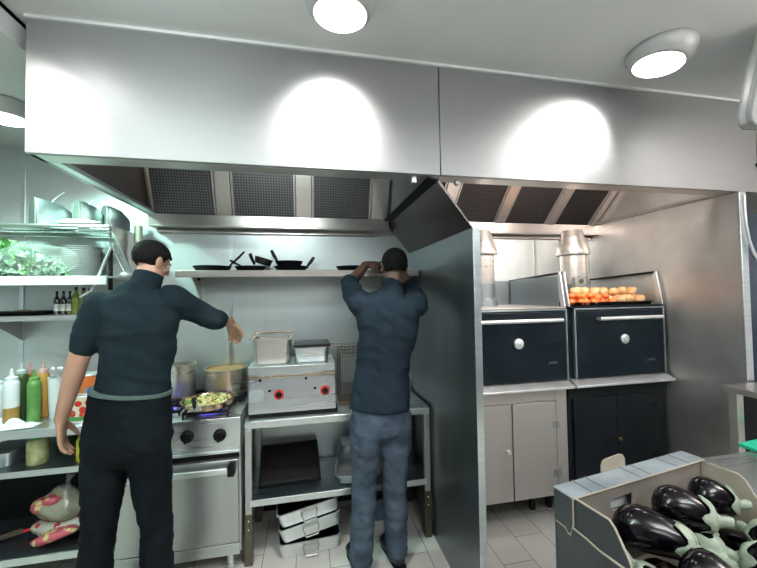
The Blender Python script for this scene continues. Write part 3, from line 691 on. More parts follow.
# ------------------------------------------------------------------ aubergine box
BA = math.atan2(.101, .616); BO = Vector((.680, .892, 0)); u = Vector((math.cos(BA), math.sin(BA), 0)); v = Vector((math.sin(BA), -math.cos(BA), 0))
BL, BW, BZ0, BZ1 = .575, .42, ZW+.001, 1.05
def bp(s, w, z): q = BO+u*s+v*w; return Vector((q.x, q.y, z))
BM = Matrix(((u.x, v.x, 0, BO.x), (u.y, v.y, 0, BO.y), (0, 0, 1, 0), (0, 0, 0, 1)))
M['card_grey'] = noisy(mat('printed_card', (.055, .06, .062), .7), (.026, .030, .032), (.045, .05, .052), (8, 8, 8), 4)
M['card_blue'] = noisy(mat('printed_card_light', (.26, .33, .38), .7), (.16, .185, .20), (.27, .30, .32), (9, 14, 6), 6)
M['card'] = noisy(mat('bare_card', (.50, .44, .35), .8), (.32, .28, .22), (.43, .38, .30), (6, 6, 6), 3)
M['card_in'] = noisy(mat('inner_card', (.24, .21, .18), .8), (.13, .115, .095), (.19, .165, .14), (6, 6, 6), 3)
T = .005
M['crease'] = mat('card_crease', (.115, .135, .15), .8)
cbx = thing('cardboard_box', 'grey printed cardboard crate of aubergines in the right foreground', 'box', bp(BL/2, BW/2, BZ0))
put('bottom', MB().box(.01, BL-.01, .01, BW-.01, BZ0, BZ0+.006, BM), M['card'], cbx)
# rear long wall with hand hole
w_ = MB(); hx0, hx1, hz0, hz1 = .145, .235, .985, 1.018
w_.box(0, hx0, .0, T, BZ0, BZ1, BM).box(hx1, BL, .0, T, BZ0, BZ1, BM).box(hx0, hx1, 0, T, BZ0, hz0, BM).box(hx0, hx1, 0, T, hz1, BZ1, BM)
put('rear_wall', w_, M['card_grey'], cbx)
w_ = MB(); y0, y1 = .055, .059
w_.box(0.012, hx0, y0, y1, BZ0+.007, BZ1-.002, BM).box(hx1, BL-.012, y0, y1, BZ0+.007, BZ1-.002, BM).box(hx0, hx1, y0, y1, BZ0+.007, hz0, BM).box(hx0, hx1, y0, y1, hz1, BZ1-.002, BM)
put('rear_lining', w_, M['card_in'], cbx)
put('hand_hole_light', MB().box(hx0-.03, hx1+.09, T+.02, T+.024, hz0-.02, hz1+.015, BM), M['white'], cbx)  # white card added for the light showing through the hole
fl = put('top_flap', MB().box(-.002, BL+.004, -.002, .062, BZ1+.0005, BZ1+.005, BM), M['card_blue'], cbx, .001)
cr2 = MB()
for s in (.07, .12, .27, .315, .44, .50): cr2.box(s, s+.004, -.0025, .0625, BZ1+.0052, BZ1+.0064, BM)
put('crease', cr2, M['crease'], fl)
cr2 = MB(); n = 90
pts = []
for k in range(n+1):
    s = BL*k/n; pts.append(bp(s, .0635+(.0012 if k % 2 else 0), BZ1+.003))
cr2.tube(pts, .0022, 5)
put('raw_edge', cr2, M['card'], fl)
tg = MB(); a = []
for k, (s, z) in enumerate(((.195, 0), (.195, .022), (.201, .034), (.213, .039), (.275, .044), (.290, .04), (.298, .028), (.300, 0))): a.append(bp(s, -.002, BZ1+.002+z))
put('tab', tg.prism(a, -v*.005), M['card'], cbx, .001)
# short walls
def sidewall(s, sgn):
    inner = [(.06, BZ0+.007), (.06, BZ1), (.155, BZ1), (.168, BZ1-.012), (.20, .985), (.215, .94), (BW, .94), (BW, BZ0+.007)]
    outer = [(0, BZ0), (0, .962), (.035, .958), (.043, .948), (.05, .948), (.056, .972), (.10, .968), (.13, .962), (BW-.13, .962), (BW-.06, .975), (BW, .975), (BW, BZ0)]
    corner = [(0, .966), (0, BZ1), (.058, BZ1), (.058, .985), (.052, .957), (.044, .954), (.036, .964)]
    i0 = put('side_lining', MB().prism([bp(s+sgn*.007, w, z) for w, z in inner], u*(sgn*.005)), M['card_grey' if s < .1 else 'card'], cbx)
    put('side_wall', MB().prism([bp(s, w, z) for w, z in outer], u*(sgn*.005)), M['card_grey'], cbx)
    put('corner_wrap', MB().prism([bp(s-sgn*.001, w, z) for w, z in corner], u*(sgn*.007)), M['card_grey'], cbx)
    e = MB(); 
    e.tube([bp(s+sgn*.0095, w, z) for w, z in inner[1:-1]], .003, 6)
    e.tube([bp(s+sgn*.0025, w, z) for w, z in outer[1:-1]], .003, 6)
    e.tube([bp(s+sgn*.0025, w, z) for w, z in corner[2:]], .003, 6)
    put('raw_edge', e, M['card'], cbx)
sidewall(0, 1); sidewall(BL, -1)
put('front_wall', MB().box(.0, BL, BW, BW+T, BZ0, BZ0+.14, BM), M['card_grey'], cbx)

M['aub'] = mat('aubergine_skin', (.002, .001, .0025), .14, 0, spec=.4)
M['calyx'] = noisy(mat('aubergine_calyx', (.22, .28, .19), .7), (.17, .22, .155), (.34, .38, .30), (26, 26, 26), 5, .6)
def aubergine(A, B, r, label, stemlen=.028):
    """A blossom end, B stem end (world)"""
    A, B = Vector(A), Vector(B); ax = (B-A); Ln = ax.length; ax.normalize()
    side = ax.cross(Vector((0, 0, 1))).normalized(); up = side.cross(ax)
    t = thing('aubergine', label, 'aubergine', (A+B)/2, 'aubergines in the cardboard crate')
    prof = [(0, .02), (.02, .38), (.07, .68), (.15, .9), (.28, 1.0), (.45, .98), (.62, .88), (.78, .76), (.9, .64), (.97, .5), (1, .3)]
    rs = []; n = 28
    for f, k in prof:
        c_ = A+ax*(Ln*f)+up*(.012*math.sin(f*3.1)); rs.append([c_+(side*math.cos(2*math.pi*i/n)+up*math.sin(2*math.pi*i/n))*(r*k) for i in range(n)])
    put('fruit', MB().rings(rs), M['aub'], t, ang=80)
    # calyx: cap with pointed lobes + stalk
    cx = MB(); n = 30; rs = []
    for j in range(7):
        f = j/6; ring = []
        for i in range(n):
            a_ = 2*math.pi*i/n; lobe = .5+.5*math.cos(5*a_+A.x*40)
            back = (.13+.15*lobe**1.5)*f   # reach back along the fruit
            pos = 1.0-back
            # radius of fruit there
            kr = .3
            for q in range(len(prof)-1):
                if prof[q][0] <= pos <= prof[q+1][0]:
                    g = (pos-prof[q][0])/(prof[q+1][0]-prof[q][0]); kr = prof[q][1]*(1-g)+prof[q+1][1]*g
            rad = (r*kr+.0035+.0015*math.sin(9*a_))*min(1, f*2.2+.18)
            c_ = A+ax*(Ln*(pos+.015*(1-f)+.01))+up*(.012*math.sin(pos*3.1))
            if f > .9: rad += .002*lobe
            ring.append(c_+(side*math.cos(a_)+up*math.sin(a_))*rad)
        rs.append(ring)
    cx.rings(rs, False)
    e = A+ax*(Ln*1.0)
    cx.tube([e-ax*.006, e+ax*stemlen*.4, e+ax*stemlen+up*.005, e+ax*(stemlen+.004)+up*.005], [.020, .0105, .0105, .008], 12)
    c_ = put('calyx', cx, M['calyx'], t, ang=70); 
    so = c_.modifiers.new('s', 'SOLIDIFY'); so.thickness = .002; so.offset = 1
for a_, b_, r_, lab in (
    ((.082, .107, 1.0), (.172, .25, .992), .052, 'glossy aubergine along the crate\'s left rear with calyx to the right'),
    ((.30, .108, .95), (.262, .25, .95), .043, 'slim aubergine squeezed between the left rear and the middle aubergines'),
    ((.222, .118, 1.022), (.30, .225, 1.02), .049, 'aubergine in the crate\'s centre with its broad calyx in the middle'),
    ((.40, .112, 1.0), (.475, .185, 1.0), .049, 'aubergine at the crate\'s far rear corner'),
    ((.155, .098, .945), (.25, .10, .915), .034, 'aubergine half hidden behind the left rear one against the lining'),
    ((.325, .10, .985), (.345, .17, .955), .037, 'dark aubergine end between the middle and far rear ones'),
    ((.405, .375, .97), (.432, .235, .962), .050, 'aubergine at the right crate end with shining pale flank'),
    ((.078, .262, .992), (.10, .37, .985), .054, 'rounded glossy aubergine nearest the lower picture edge'),
    ((.062, .30, .895), (.052, .18, .945), .030, 'aubergine by the left crate wall showing only its green calyx'),
    ((.335, .385, .962), (.295, .27, .957), .048, 'dark aubergine at the lower right picture corner'),
    ((.17, .12, .868), (.17, .32, .868), .042, ''), ((.33, .12, .868), (.34, .32, .868), .042, ''), ((.48, .12, .868), (.48, .32, .868), .042, '')):
    aubergine(bp(*a_), bp(*b_), r_, lab or 'aubergine in the crate\'s bottom layer, mostly covered by the others', .026)

# ------------------------------------------------------------------ left bench
LY = 2.28; LZ = .895
BX1 = -1.09
lb = thing('steel_bench', 'stainless steel bench with two lower shelves at the far left', 'bench', (-1.7, 2.5, 0))
put('tabletop', bx(-2.38, BX1, LY, YB-.008, LZ-.05, LZ), M['steel'], lb, .004)
put('shelf_rail', bx(-2.37, BX1-.01, LY+.014, LY+.0195, .634, .666), M['steel'], lb)
put('shelf_rail', bx(-2.37, BX1-.01, LY-.006, LY-.0005, .174, .213), M['steel'], lb)
put('middle_shelf', bx(-2.38, BX1, LY+.02, YB-.008, .635, .665), M['shelf_shaded'], lb, .003)
put('bottom_shelf', bx(-2.38, BX1, LY, YB-.008, .175, .212), M['shelf_shaded'], lb, .003)
for x in (-2.36, BX1-.045):
    for y in (LY+.05, YB-.06): put('leg', bx(x, x+.04, y, y+.04, .0, LZ-.051), M['steel_v'], lb)
put('shade_panel', bx(-2.3, BX1-.05, YB-.03, YB-.015, .213, .634), M['black'], lb)  # black sheet stands in for deep shade below the bench
struct('baseboard_back', bx(-2.38, .79, YB-.012, YB-.0065, 0, .045), M['dull'])

# wall shelves at left
def wshelf(label, y0, z, th, xr, ma, brk):
    t = thing('wall_shelf', label, 'shelf', (-1.8, YB, z))
    put('shelf_plate', MB().box(-2.38, xr, y0, YB-.008, z-.010, z).box(-2.38, xr, y0, y0+.012, z-th, z-.0101), ma, t, .002)
    for px in brk:
        x = at(px, 300, Y=2.6).x; put('bracket', MB().prism([(x, YB-.009, z-.011), (x, y0+.03, z-.011), (x, y0+.03, z-.03), (x, YB-.009, z-.17)], (.005, 0, 0)), M['steel_v'], t)
wshelf('steel wall shelf with small bottles above the left bench', 2.43, 1.512, .030, -1.17, M['steel'], (8,))
wshelf('light-whitened steel wall shelf carrying greens and plates at the left', 2.34, 1.742, .052, -1.17, M['white'], ())  # steel shelf coloured white for the strong light on its edge
# wire rack on top
rk = thing('wire_rack', 'overhead wire rack holding steel scoops under the ceiling at the left', 'rack', (-1.8, YB, 2.05)); rz = 2.038; ry0 = 2.36
put('frame', MB().tube([(-2.35, ry0, rz), (-1.17, ry0, rz), (-1.17, YB-.03, rz), (-2.35, YB-.03, rz), (-2.35, ry0, rz)], .010, 8), M['steel_v'], rk)
w_ = MB()
for i in range(44):
    x = -2.34+.0265*i; w_.tube([(x, ry0, rz+.006), (x, YB-.03, rz+.006)], .0028, 6)
for j in range(3): w_.tube([(-2.35, ry0+.1*(j+1)-.03, rz-.002), (-1.17, ry0+.1*(j+1)-.03, rz-.002)], .004, 6)
put('wires', w_, M['steel_v'], rk)
put('end_bracket', MB().prism([(-1.165, YB-.009, rz+.01), (-1.165, ry0+.02, rz+.01), (-1.165, ry0+.02, rz-.03), (-1.165, YB-.009, rz-.32)], (.006, 0, 0)), M['gutter'], rk)
put('bracket', MB().prism([(-1.95, YB-.009, rz-.012), (-1.95, ry0+.02, rz-.012), (-1.95, ry0+.03, rz-.03), (-1.95, YB-.009, rz-.2)], (.006, 0, 0)), M['gutter'], rk)

M['scoop_face'] = steel('scoop_face', (.22, .25, .23), (.4, .5), (2, 2, 2), .7, .05)
# scoops standing on the rack
def scoop(x, y, z, w, h, ln, label, hd, rot):
    t = thing('steel_scoop', label, 'scoop', (x, y, z)); Lm = Matrix.Translation((x, y, z)) @ Matrix.Rotation(rot, 4, 'Z')
    def sec(k, sc, dz=0):
        o = []
        base = [(-.5, 0), (.5, 0), (.5, .55), (.44, .78), (.30, .93), (.10, 1.0), (-.25, 1.0), (-.42, .95), (-.5, .8)]
        for a_, b_ in base: o.append(Lm @ Vector((k, a_*w*sc, b_*h*sc+dz)))
        return o
    put('shell', MB().rings([sec(0, 1), sec(.02, 1), sec(ln*.6, .86), sec(ln, .5)], True), M['dull'], t, .004)
    put('face_plate', MB().rings([sec(-.006, .96, .004), sec(-.001, .96, .004)], True), M['scoop_face'], t); fr_ = sec(-.004, 1.0); put('rim', MB().tube(fr_+[fr_[0]], .004, 6), M['steel_v'], t)
    put('handle', MB().tube([Lm @ Vector((ln*.35, 0, h*.86)), Lm @ Vector((ln*.35+hd*.6, 0, h*.9+hd*.75)), Lm @ Vector((ln*.35+hd, 0, h*.9+hd*1.2))], [(.014, .004), (.012, .004), (.016, .004)], 10), M['alu'], t)
zr = rz+.011
scoop(at(33, 220, Y=2.44).x, 2.44, zr, .17, .165, .20, 'steel scoop with upright handle, leftmost on the wire rack', .07, R(42))
scoop(at(77, 220, Y=2.44).x, 2.44, zr, .14, .155, .13, 'steel scoop in the middle of the wire rack', .03, R(42))
scoop(at(105, 220, Y=2.50).x, 2.50, zr, .11, .145, .13, 'steel scoop at the right end of the wire rack', .02, R(42))
def crumple(label, name, cat, c, sx, sy, sz, ma, seed, amp=.35, sc=14):
    m_ = MB().ball((0, 0, 0), (sx, sy, sz), 40, 24)
    for q in m_.bm.verts:
        d = q.co.copy(); nn = noise.noise(Vector((d.x*sc+seed, d.y*sc, d.z*sc*1.4)))
        q.co = d*(1+amp*nn); 
        if q.co.z < -sz*.8: q.co.z = -sz*.8
        q.co += Vector(c)+Vector((0, 0, sz*.8))
    return tag(put(name, m_, ma, ang=60), label, cat)
M['paper'] = mat('white_cloth', (.8, .84, .83), .8)
crumple('crumpled white cloth on the front of the wire rack', 'cloth', 'cloth', (at(78, 222, Y=2.372).x, 2.372, zr), .13, .022, .018, M['paper'], 3)

# greens in a bag on the shelf
z2 = 1.742
M['leaf'] = noisy(mat('salad_leaf', (.10, .3, .08), .5), (.06, .24, .05), (.26, .52, .20), (20, 20, 20), 3)
M['leaf2'] = noisy(mat('salad_leaf_pale', (.3, .5, .35), .5), (.20, .38, .24), (.45, .62, .48), (20, 20, 20), 3)
M['film'] = mat('plastic_film', (.85, .95, .92), .18, 0, alpha=.13)
gr = thing('bag_of_greens', 'heap of green salad leaves in a clear plastic bag on the left shelf', 'salad greens', (-1.72, 2.47, z2))
def leaves(x0, x1, y0, y1, n, zmax, ma, nm, seed):
    rnd = random.Random(seed); m_ = MB()
    for i in range(n):
        x = rnd.uniform(x0, x1); y = rnd.uniform(y0, y1); f = 1-abs((x-(x0+x1)/2)/((x1-x0)/2))**2
        z = z2+.02+rnd.random()*zmax*(.35+.65*f)
        e = Euler((rnd.uniform(-1.3, 1.3), rnd.uniform(-1.3, 1.3), rnd.uniform(0, 6.28))).to_matrix().to_4x4(); mx_ = Matrix.Translation((x, y, z)) @ e
        L_ = rnd.uniform(.016, .034); W_ = L_*rnd.uniform(.35, .6); vs = []; nn = 6
        for k in range(nn+1):
            f = k/nn; w = W_*math.sin(math.pi*(f*.9+.05))*(1+.25*rnd.uniform(-1, 1)); zc_ = .35*L_*math.sin(f*2.5)
            for sgn in (-1, 0, 1): vs.append(mx_ @ Vector(((f-.5)*L_*2, sgn*w, zc_+(abs(sgn)*.25*W_))))
        fs = []
        for k in range(nn):
            a_ = k*3; fs += [(a_, a_+1, a_+4, a_+3), (a_+1, a_+2, a_+5, a_+4)]
        for q in vs: q.z = max(q.z, z2+.003)
        m_.verts(vs, fs)
    return put(nm, m_, ma, gr)
tag(leaves(-2.0, -1.58, 2.37, 2.55, 620, .20, M['leaf'], 'dark_leaves', 1), kind='stuff')
tag(leaves(-1.80, -1.45, 2.37, 2.50, 480, .12, M['leaf2'], 'pale_leaves', 2), kind='stuff')
fm_ = MB().ball((0, 0, 0), (.19, .075, .11), 44, 26)
for q in fm_.bm.verts:
    d = q.co.copy(); k = noise.noise(d*16+Vector((5, 1, 2))); q.co = d*(1+.22*k)
    if d.x > .05: q.co.x += (d.x-.05)*.35; 
    q.co.z = max(q.co.z, -.095)
    q.co += Vector((-1.60, 2.42, z2+.098))
put('plastic_film', fm_, M['film'], gr, ang=20)

# plates
M['china'] = mat('china', (.62, .64, .64), .25)
px_ = at(80, 260, Y=2.58).x; pl0 = None
for i in range(15):
    if pl0 is None: pl0 = put('plate', MB().lathe([(.06, 0), (.065, .004), (.108, .012), (.111, .014), (.107, .0155), (.07, .008), (.001, .006)], (0, 0, 0), 40, cap=False), M['china']); o = pl0
    else: o = dup(pl0)
    o.location = (px_+random.uniform(-.002, .002), 2.595, z2+.001+i*.0132)
    tag(o, 'white plate in the tall plate stack on the left shelf' if i < 14 else 'topmost white plate of the stack on the left shelf', 'plate', 'white plates stacked on the left shelf')
# small bottles on shelf
z3 = 1.513
M['glass_d'] = mat('bottle_dark', (.02, .025, .015), .12, coat=.5)
M['glass_g'] = noisy(mat('oil_green', (.18, .24, .03), .15), (.12, .17, .02), (.26, .33, .05), (20, 20, 6))
M['label_w'] = mat('label_white', (.6, .64, .6), .6)
def bottle(x, y, z, r, h, body, cap_m, label, group=None, lab=M['label_w'], name='bottle'):
    t = thing(name, label, 'bottle', (x, y, z), group)
    put('glass', MB().lathe([(r*.9, 0), (r, .004), (r, h*.58), (r*.8, h*.68), (r*.36, h*.78), (r*.34, h*.92)], (x, y, z), 20), body, t)
    put('cap', MB().lathe([(r*.42, h*.90), (r*.42, h), (.001, h)], (x, y, z), 16), cap_m, t)
    if lab: put('label_band', MB().lathe([(r*1.02, h*.15), (r*1.02, h*.45)], (x, y, z), 20, cap=False), lab, t)
for i, px in enumerate((57, 63.5, 70)):
    bottle(at(px, 300, Y=2.53).x, 2.53, z3, .017, .145, M['glass_d'], M['black'], 'small dark sauce bottle with pale label on the left shelf', 'small dark bottles on the left shelf')
for i, (px, h) in enumerate(((76, .17), (83.5, .165), (90, .16))):
    bottle(at(px, 300, Y=2.53).x, 2.53, z3, .023, h, M['glass_g'], M['glass_d'], 'green olive oil bottle beside the small dark bottles', 'oil bottles on the left shelf', None)
M['darkfood'] = noisy(mat('dark_herbs', (.03, .03, .015), .8), (.02, .02, .01), (.10, .10, .05), (30, 30, 30))
dt = thing('shallow_tray', 'shallow black tray of dried herbs on the small bottle shelf', 'tray', (-1.75, 2.52, z3))
put('tray', tub(MB(), -1.98, -1.60, 2.46, 2.66, z3, z3+.024, rim=.006), M['black'], dt)
put('herbs', MB().ball((-1.72, 2.54, z3+.018), (.07, .05, .014)), M['darkfood'], dt)
# ---- things on the bench
def squeeze(px, py_top, y, r, body, cap_m, label, fill=None, fz=.45, h=None):
    p = at(px, 395, Y=y); ht = at(px, py_top, Y=y).z-LZ
    t = thing('squeeze_bottle', label, 'bottle', (p.x, y, LZ+.001)); x = p.x; z = LZ+.001; hb = ht*.80
    if fill:
        put('contents', MB().lathe([(r*.97, 0), (r, .006), (r, hb*fz)], (x, y, z), 28), fill, t)
        put('bottle_body', MB().lathe([(r, hb*fz+.0005), (r, hb*.9), (r*.9, hb*.97), (r*.75, hb)], (x, y, z), 28), body, t)
    else: put('bottle_body', MB().lathe([(r*.97, 0), (r, .006), (r, hb*.9), (r*.9, hb*.97), (r*.75, hb)], (x, y, z), 28), body, t)
    put('nozzle', MB().lathe([(r*.80, hb), (r*.80, hb+ht*.05), (r*.3, hb+ht*.075), (r*.16, ht), (.001, ht)], (x, y, z), 20), cap_m, t)
M['sq_w'] = mat('squeeze_white', (.78, .84, .86), .35)
M['sq_brown'] = mat('sauce_ochre', (.36, .22, .06), .4); M['sq_dg'] = mat('sauce_dark_green', (.045, .075, .03), .35)
M['sq_g'] = noisy(mat('sauce_green', (.10, .26, .06), .35), (.08, .22, .05), (.16, .36, .10), (9, 9, 9)); M['sq_o'] = mat('sauce_orange', (.55, .30, .07), .35)
M['pink'] = mat('pale_pink', (.7, .5, .45), .4); M['sq_grey'] = mat('cap_grey', (.45, .5, .5), .4)
squeeze(11.5, 369, 2.36, .035, M['sq_w'], M['sq_w'], 'white squeeze bottle of ochre sauce at the front left of the bench', M['sq_brown'], .42)
squeeze(21.5, 362, 2.47, .034, M['sq_dg'], M['sq_grey'], 'tall dark green squeeze bottle behind the white one')
squeeze(34, 370, 2.42, .031, M['sq_g'], M['sq_g'], 'bright green sauce bottle in the middle of the bench bottles')
squeeze(29, 362, 2.58, .030, M['sq_o'], M['pink'], 'bottle with pink top behind the green bottles')
squeeze(43, 361, 2.50, .030, M['sq_o'], M['pink'], 'orange sauce squeeze bottle with pale pointed cap')
squeeze(-4, 375, 2.42, .04, M['sq_w'], M['sq_w'], 'white bottle cut off by the left picture edge')
# utensil cup
y = 2.47; x = at(56.5, 390, Y=y).x; cu = thing('utensil_cup', 'white plastic cup holding wire whisks on the bench', 'cup', (x, y, LZ+.001))
zt = at(56, 377, Y=y).z
put('cup', MB().lathe([(.032, 0), (.041, zt-LZ), (.043, zt-LZ), (.038, zt-LZ-.002), (.029, .005), (.001, .004)], (x, y, LZ+.001), 28, cap=False), M['sq_w'], cu)
for i, dx in enumerate((-.02, .008, .022)):
    wm = MB(); cxx = x+dx; zz = zt+.01
    for a_ in range(4):
        an = a_*math.pi/4; lp = []
        for k in range(13):
            f = k/12*2*math.pi; rr = .017*math.sin(f/2)**1*(1 if f < math.pi else -1) if False else .016*math.sin(f)
            lp.append((cxx+rr*math.cos(an)*.8, y+rr*math.sin(an)*.8, zz+.02-.03*math.cos(f)))
        wm.tube(lp, .0014, 5)
    wm.tube([(cxx, y, zz-.01), (cxx*.6+x*.4, y, LZ+.03)], .005, 8)
    o = put('whisk', wm, M['alu']); tag(o, 'wire whisk standing in the white cup on the bench', 'whisk', 'whisks in the white cup')
# cloth on bench
cl = MB(); n1, n2 = 34, 14; g_ = []
cx0, cy0 = at(33, 410, Z=LZ).x+.09, 2.335
for i in range(n1+1):
    row = []
    for j in range(n2+1):
        fx, fy2 = i/n1, j/n2; x = cx0+(fx-.5)*.30+.01*math.sin(j); y = cy0+(fy2-.5)*.10*(.5+.5*math.sin(math.pi*fx)+.15)
        e = math.sin(math.pi*fx)*math.sin(math.pi*fy2); z = LZ+.003+.045*e*abs(noise.noise(Vector((fx*5, fy2*3, 1.3))))*2+.012*e
        row.append(cl.bm.verts.new((x, y, z)))
    g_.append(row)
for i in range(n1):
    for j in range(n2): cl.bm.faces.new((g_[i][j], g_[i+1][j], g_[i+1][j+1], g_[i][j+1]))
o = tag(put('cloth', cl, M['paper'], ang=70), 'crumpled white cloth lying on the left bench before the bottles', 'cloth'); so = o.modifiers.new('s', 'SOLIDIFY'); so.thickness = .003; so.offset = 1
# tomato tins
def tin_mat(name, base, c2, sc, thr, third):
    tm = mat(name, base, .35); tcx = nod(tm, 'ShaderNodeTexCoord'); vo = nod(tm, 'ShaderNodeTexVoronoi'); vo.inputs['Scale'].default_value = sc
    lnk(tm, tcx.outputs['Object'], vo.inputs['Vector']); cr = nod(tm, 'ShaderNodeValToRGB'); cr.color_ramp.interpolation = 'CONSTANT'
    e = cr.color_ramp.elements; e[0].color = (*c2, 1); e[1].position = thr; e[1].color = (*base, 1)
    n3 = e.new(thr*.35); n3.color = (*third, 1)
    lnk(tm, vo.outputs['Distance'], cr.inputs['Fac']); lnk(tm, cr.outputs['Color'], BS(tm).inputs['Base Color']); return tm
M['tin1'] = tin_mat('tomato_tin_print', (.72, .68, .52), (.75, .18, .10), 17, .34, (.6, .03, .02))
M['tin2'] = tin_mat('orange_tin_print', (.62, .16, .03), (.75, .45, .1), 12, .4, (.2, .25, .5))
M['ggreen'] = mat('leaf_print', (.08, .28, .07), .5)
def tin(px, y, z, r, h, ma, label):
    x = at(px, 395, Y=y).x; t = thing('tin_can', label, 'tin', (x, y, z))
    put('can', MB().lathe([(r, 0), (r+.002, .002), (r, .006), (r, h-.006), (r+.002, h-.003), (r, h), (r*.9, h-.003), (.001, h-.003)], (x, y, z), 36), M['alu'], t)
    put('paper_label', MB().lathe([(r+.0012, .009), (r+.0012, h-.01)], (x, y, z), 36, cap=False), ma, t)
    return t, x
t1, tx = tin(85, 2.40, LZ+.001, .072, .15, M['tin1'], 'large tomato tin with red tomatoes printed on cream on the bench')
put('green_print', MB().lathe([(.0745, .012), (.0745, .035)], (tx, 2.40, LZ+.001), 36, cap=False), M['ggreen'], t1)
tin(90, 2.405, LZ+.153, .055, .115, M['tin2'], 'orange printed tin standing on the tomato tin')
# middle shelf things
mz = .666
x0, x1 = at(-6, 455, Y=2.42).x, at(21, 455, Y=2.42).x
tr_ = thing('metal_pan', 'steel pan covered with foil on the left bench\'s middle shelf', 'pan', (x0, 2.45, mz))
put('pan', tub(MB(), x0, x1-.01, 2.36, 2.6, mz, mz+.085), M['alu'], tr_)
put('foil', MB().ball(((x0+x1)/2, 2.48, mz+.09), (.11, .11, .012)), M['dull'], tr_)
M['pickle'] = noisy(mat('pickled_peppers', (.4, .42, .16), .35), (.28, .32, .10), (.60, .62, .34), (18, 18, 14))
def jar(px, y, r, h, label, body, lidm):
    x = at(px, 450, Y=y).x; t = thing('glass_jar', label, 'jar', (x, y, mz))
    put('glass', MB().lathe([(r*.94, 0), (r, .006), (r, h*.86), (r*.85, h*.93), (r*.82, h*.94)], (x, y, mz), 28), body, t)
    put('lid', MB().lathe([(r*.88, h*.92), (r*.88, h), (.001, h)], (x, y, mz), 28), lidm, t)
jar(38.5, 2.40, .052, .155, 'square shouldered jar of pale green pickles on the middle shelf', M['pickle'], M['ggreen'])
jar(67, 2.50, .050, .14, 'dark jar behind the first cook\'s hand on the middle shelf', M['sq_dg'], M['leg_dark'])
M['yellow'] = mat('yellow_plastic', (.55, .55, .04), .4)
x = at(82, 440, Y=2.36).x
yb_ = thing('yellow_bottle', 'tall yellow bottle on the middle shelf beside the first cook\'s hip', 'bottle', (x, 2.37, mz))
put('bottle_body', MB().lathe([(.03, 0), (.032, .005), (.032, .12), (.015, .15)], (x, 2.37, mz), 24), M['yellow'], yb_); put('cap', MB().lathe([(.016, .15), (.016, .17), (.001, .17)], (x, 2.37, mz), 16), M['red'], yb_)
# bottom shelf bags
bz = .213
M['bag_red'] = tin_mat('bag_print', (.55, .57, .48), (.45, .03, .03), 22, .42, (.5, .04, .04))
M['bag_red2'] = tin_mat('bag_print_red', (.50, .09, .12), (.62, .55, .45), 30, .46, (.55, .5, .2))
M['bag_olive'] = noisy(mat('bag_film', (.30, .32, .22), .25), (.26, .28, .19), (.38, .40, .30), (10, 10, 10))
q = at(62, 500, Y=2.45)
bgr = thing('food_bag', 'knotted bag of olive coloured food with red print on the bottom shelf', 'bag', (q.x, 2.47, bz))
m_ = MB().ball((0, 0, 0), (.13, .10, .085), 40, 24)
for vv in m_.bm.verts:
    d = vv.co.copy(); vv.co = d*(1+.15*noise.noise(d*14))
    if d.z > .05: vv.co.x *= .6; vv.co.y *= .6; vv.co.z += .03
    vv.co.z = max(vv.co.z, -.07); vv.co += Vector((q.x, 2.47, bz+.165))
put('film', m_, M['bag_olive'], bgr, ang=50)
m_ = MB().ball((0, 0, 0), (.15, .10, .055), 40, 20)
for vv in m_.bm.verts:
    d = vv.co.copy(); vv.co = d*(1+.18*noise.noise(d*12+Vector((3, 3, 3)))); vv.co.z = max(vv.co.z, -.048); vv.co += Vector((q.x-.0, 2.48, bz+.05))
put('printed_bag', m_, M['bag_red'], bgr, ang=50)
put('red_print', MB().ball((q.x-.085, 2.43, bz+.19), (.055, .05, .045)).ball((q.x-.03, 2.42, bz+.225), (.05, .045, .03)), M['bag_red2'], bgr)
put('twist', MB().tube([(q.x+.02, 2.46, bz+.25), (q.x+.03, 2.45, bz+.31), (q.x+.05, 2.45, bz+.36)], [.03, .01, .03], 10), M['film'], bgr)
q2 = at(58, 530, Y=2.37)
m_ = MB().ball((0, 0, 0), (.12, .045, .03), 36, 18)
ry_ = Matrix.Rotation(R(-14), 3, 'Y')
for vv in m_.bm.verts:
    d = vv.co.copy(); vv.co = (d*(1+.2*noise.noise(d*18+Vector((7, 1, 1))))); vv.co.z = max(vv.co.z, -.024); vv.co = ry_ @ vv.co; vv.co += Vector((q2.x, 2.345, bz+.058))
tag(put('snack_bag', m_, M['bag_red2'], ang=50), 'pink and red printed packet lying at the front of the bottom shelf', 'bag')
tag(put('paper_sheet', MB().box(q2.x-.02, q2.x+.13, 2.38, 2.44, bz+.075, bz+.079, Matrix.Translation((0, 0, 0))), M['paper']), 'white paper lying over the bags on the bottom shelf', 'paper')
tp = thing('serving_tongs', 'dark tongs with red tip lying on the left of the bottom shelf', 'tongs', (-1.7, 2.4, bz))
put('arms', MB().tube([(-1.95, 2.36, bz+.008), (-1.66, 2.47, bz+.03)], .008, 8).tube([(-1.95, 2.37, bz+.008), (-1.68, 2.50, bz+.03)], .008, 8), M['leg_dark'], tp)
put('tip', MB().tube([(-1.66, 2.47, bz+.03), (-1.61, 2.49, bz+.036)], .010, 8), M['red'], tp)

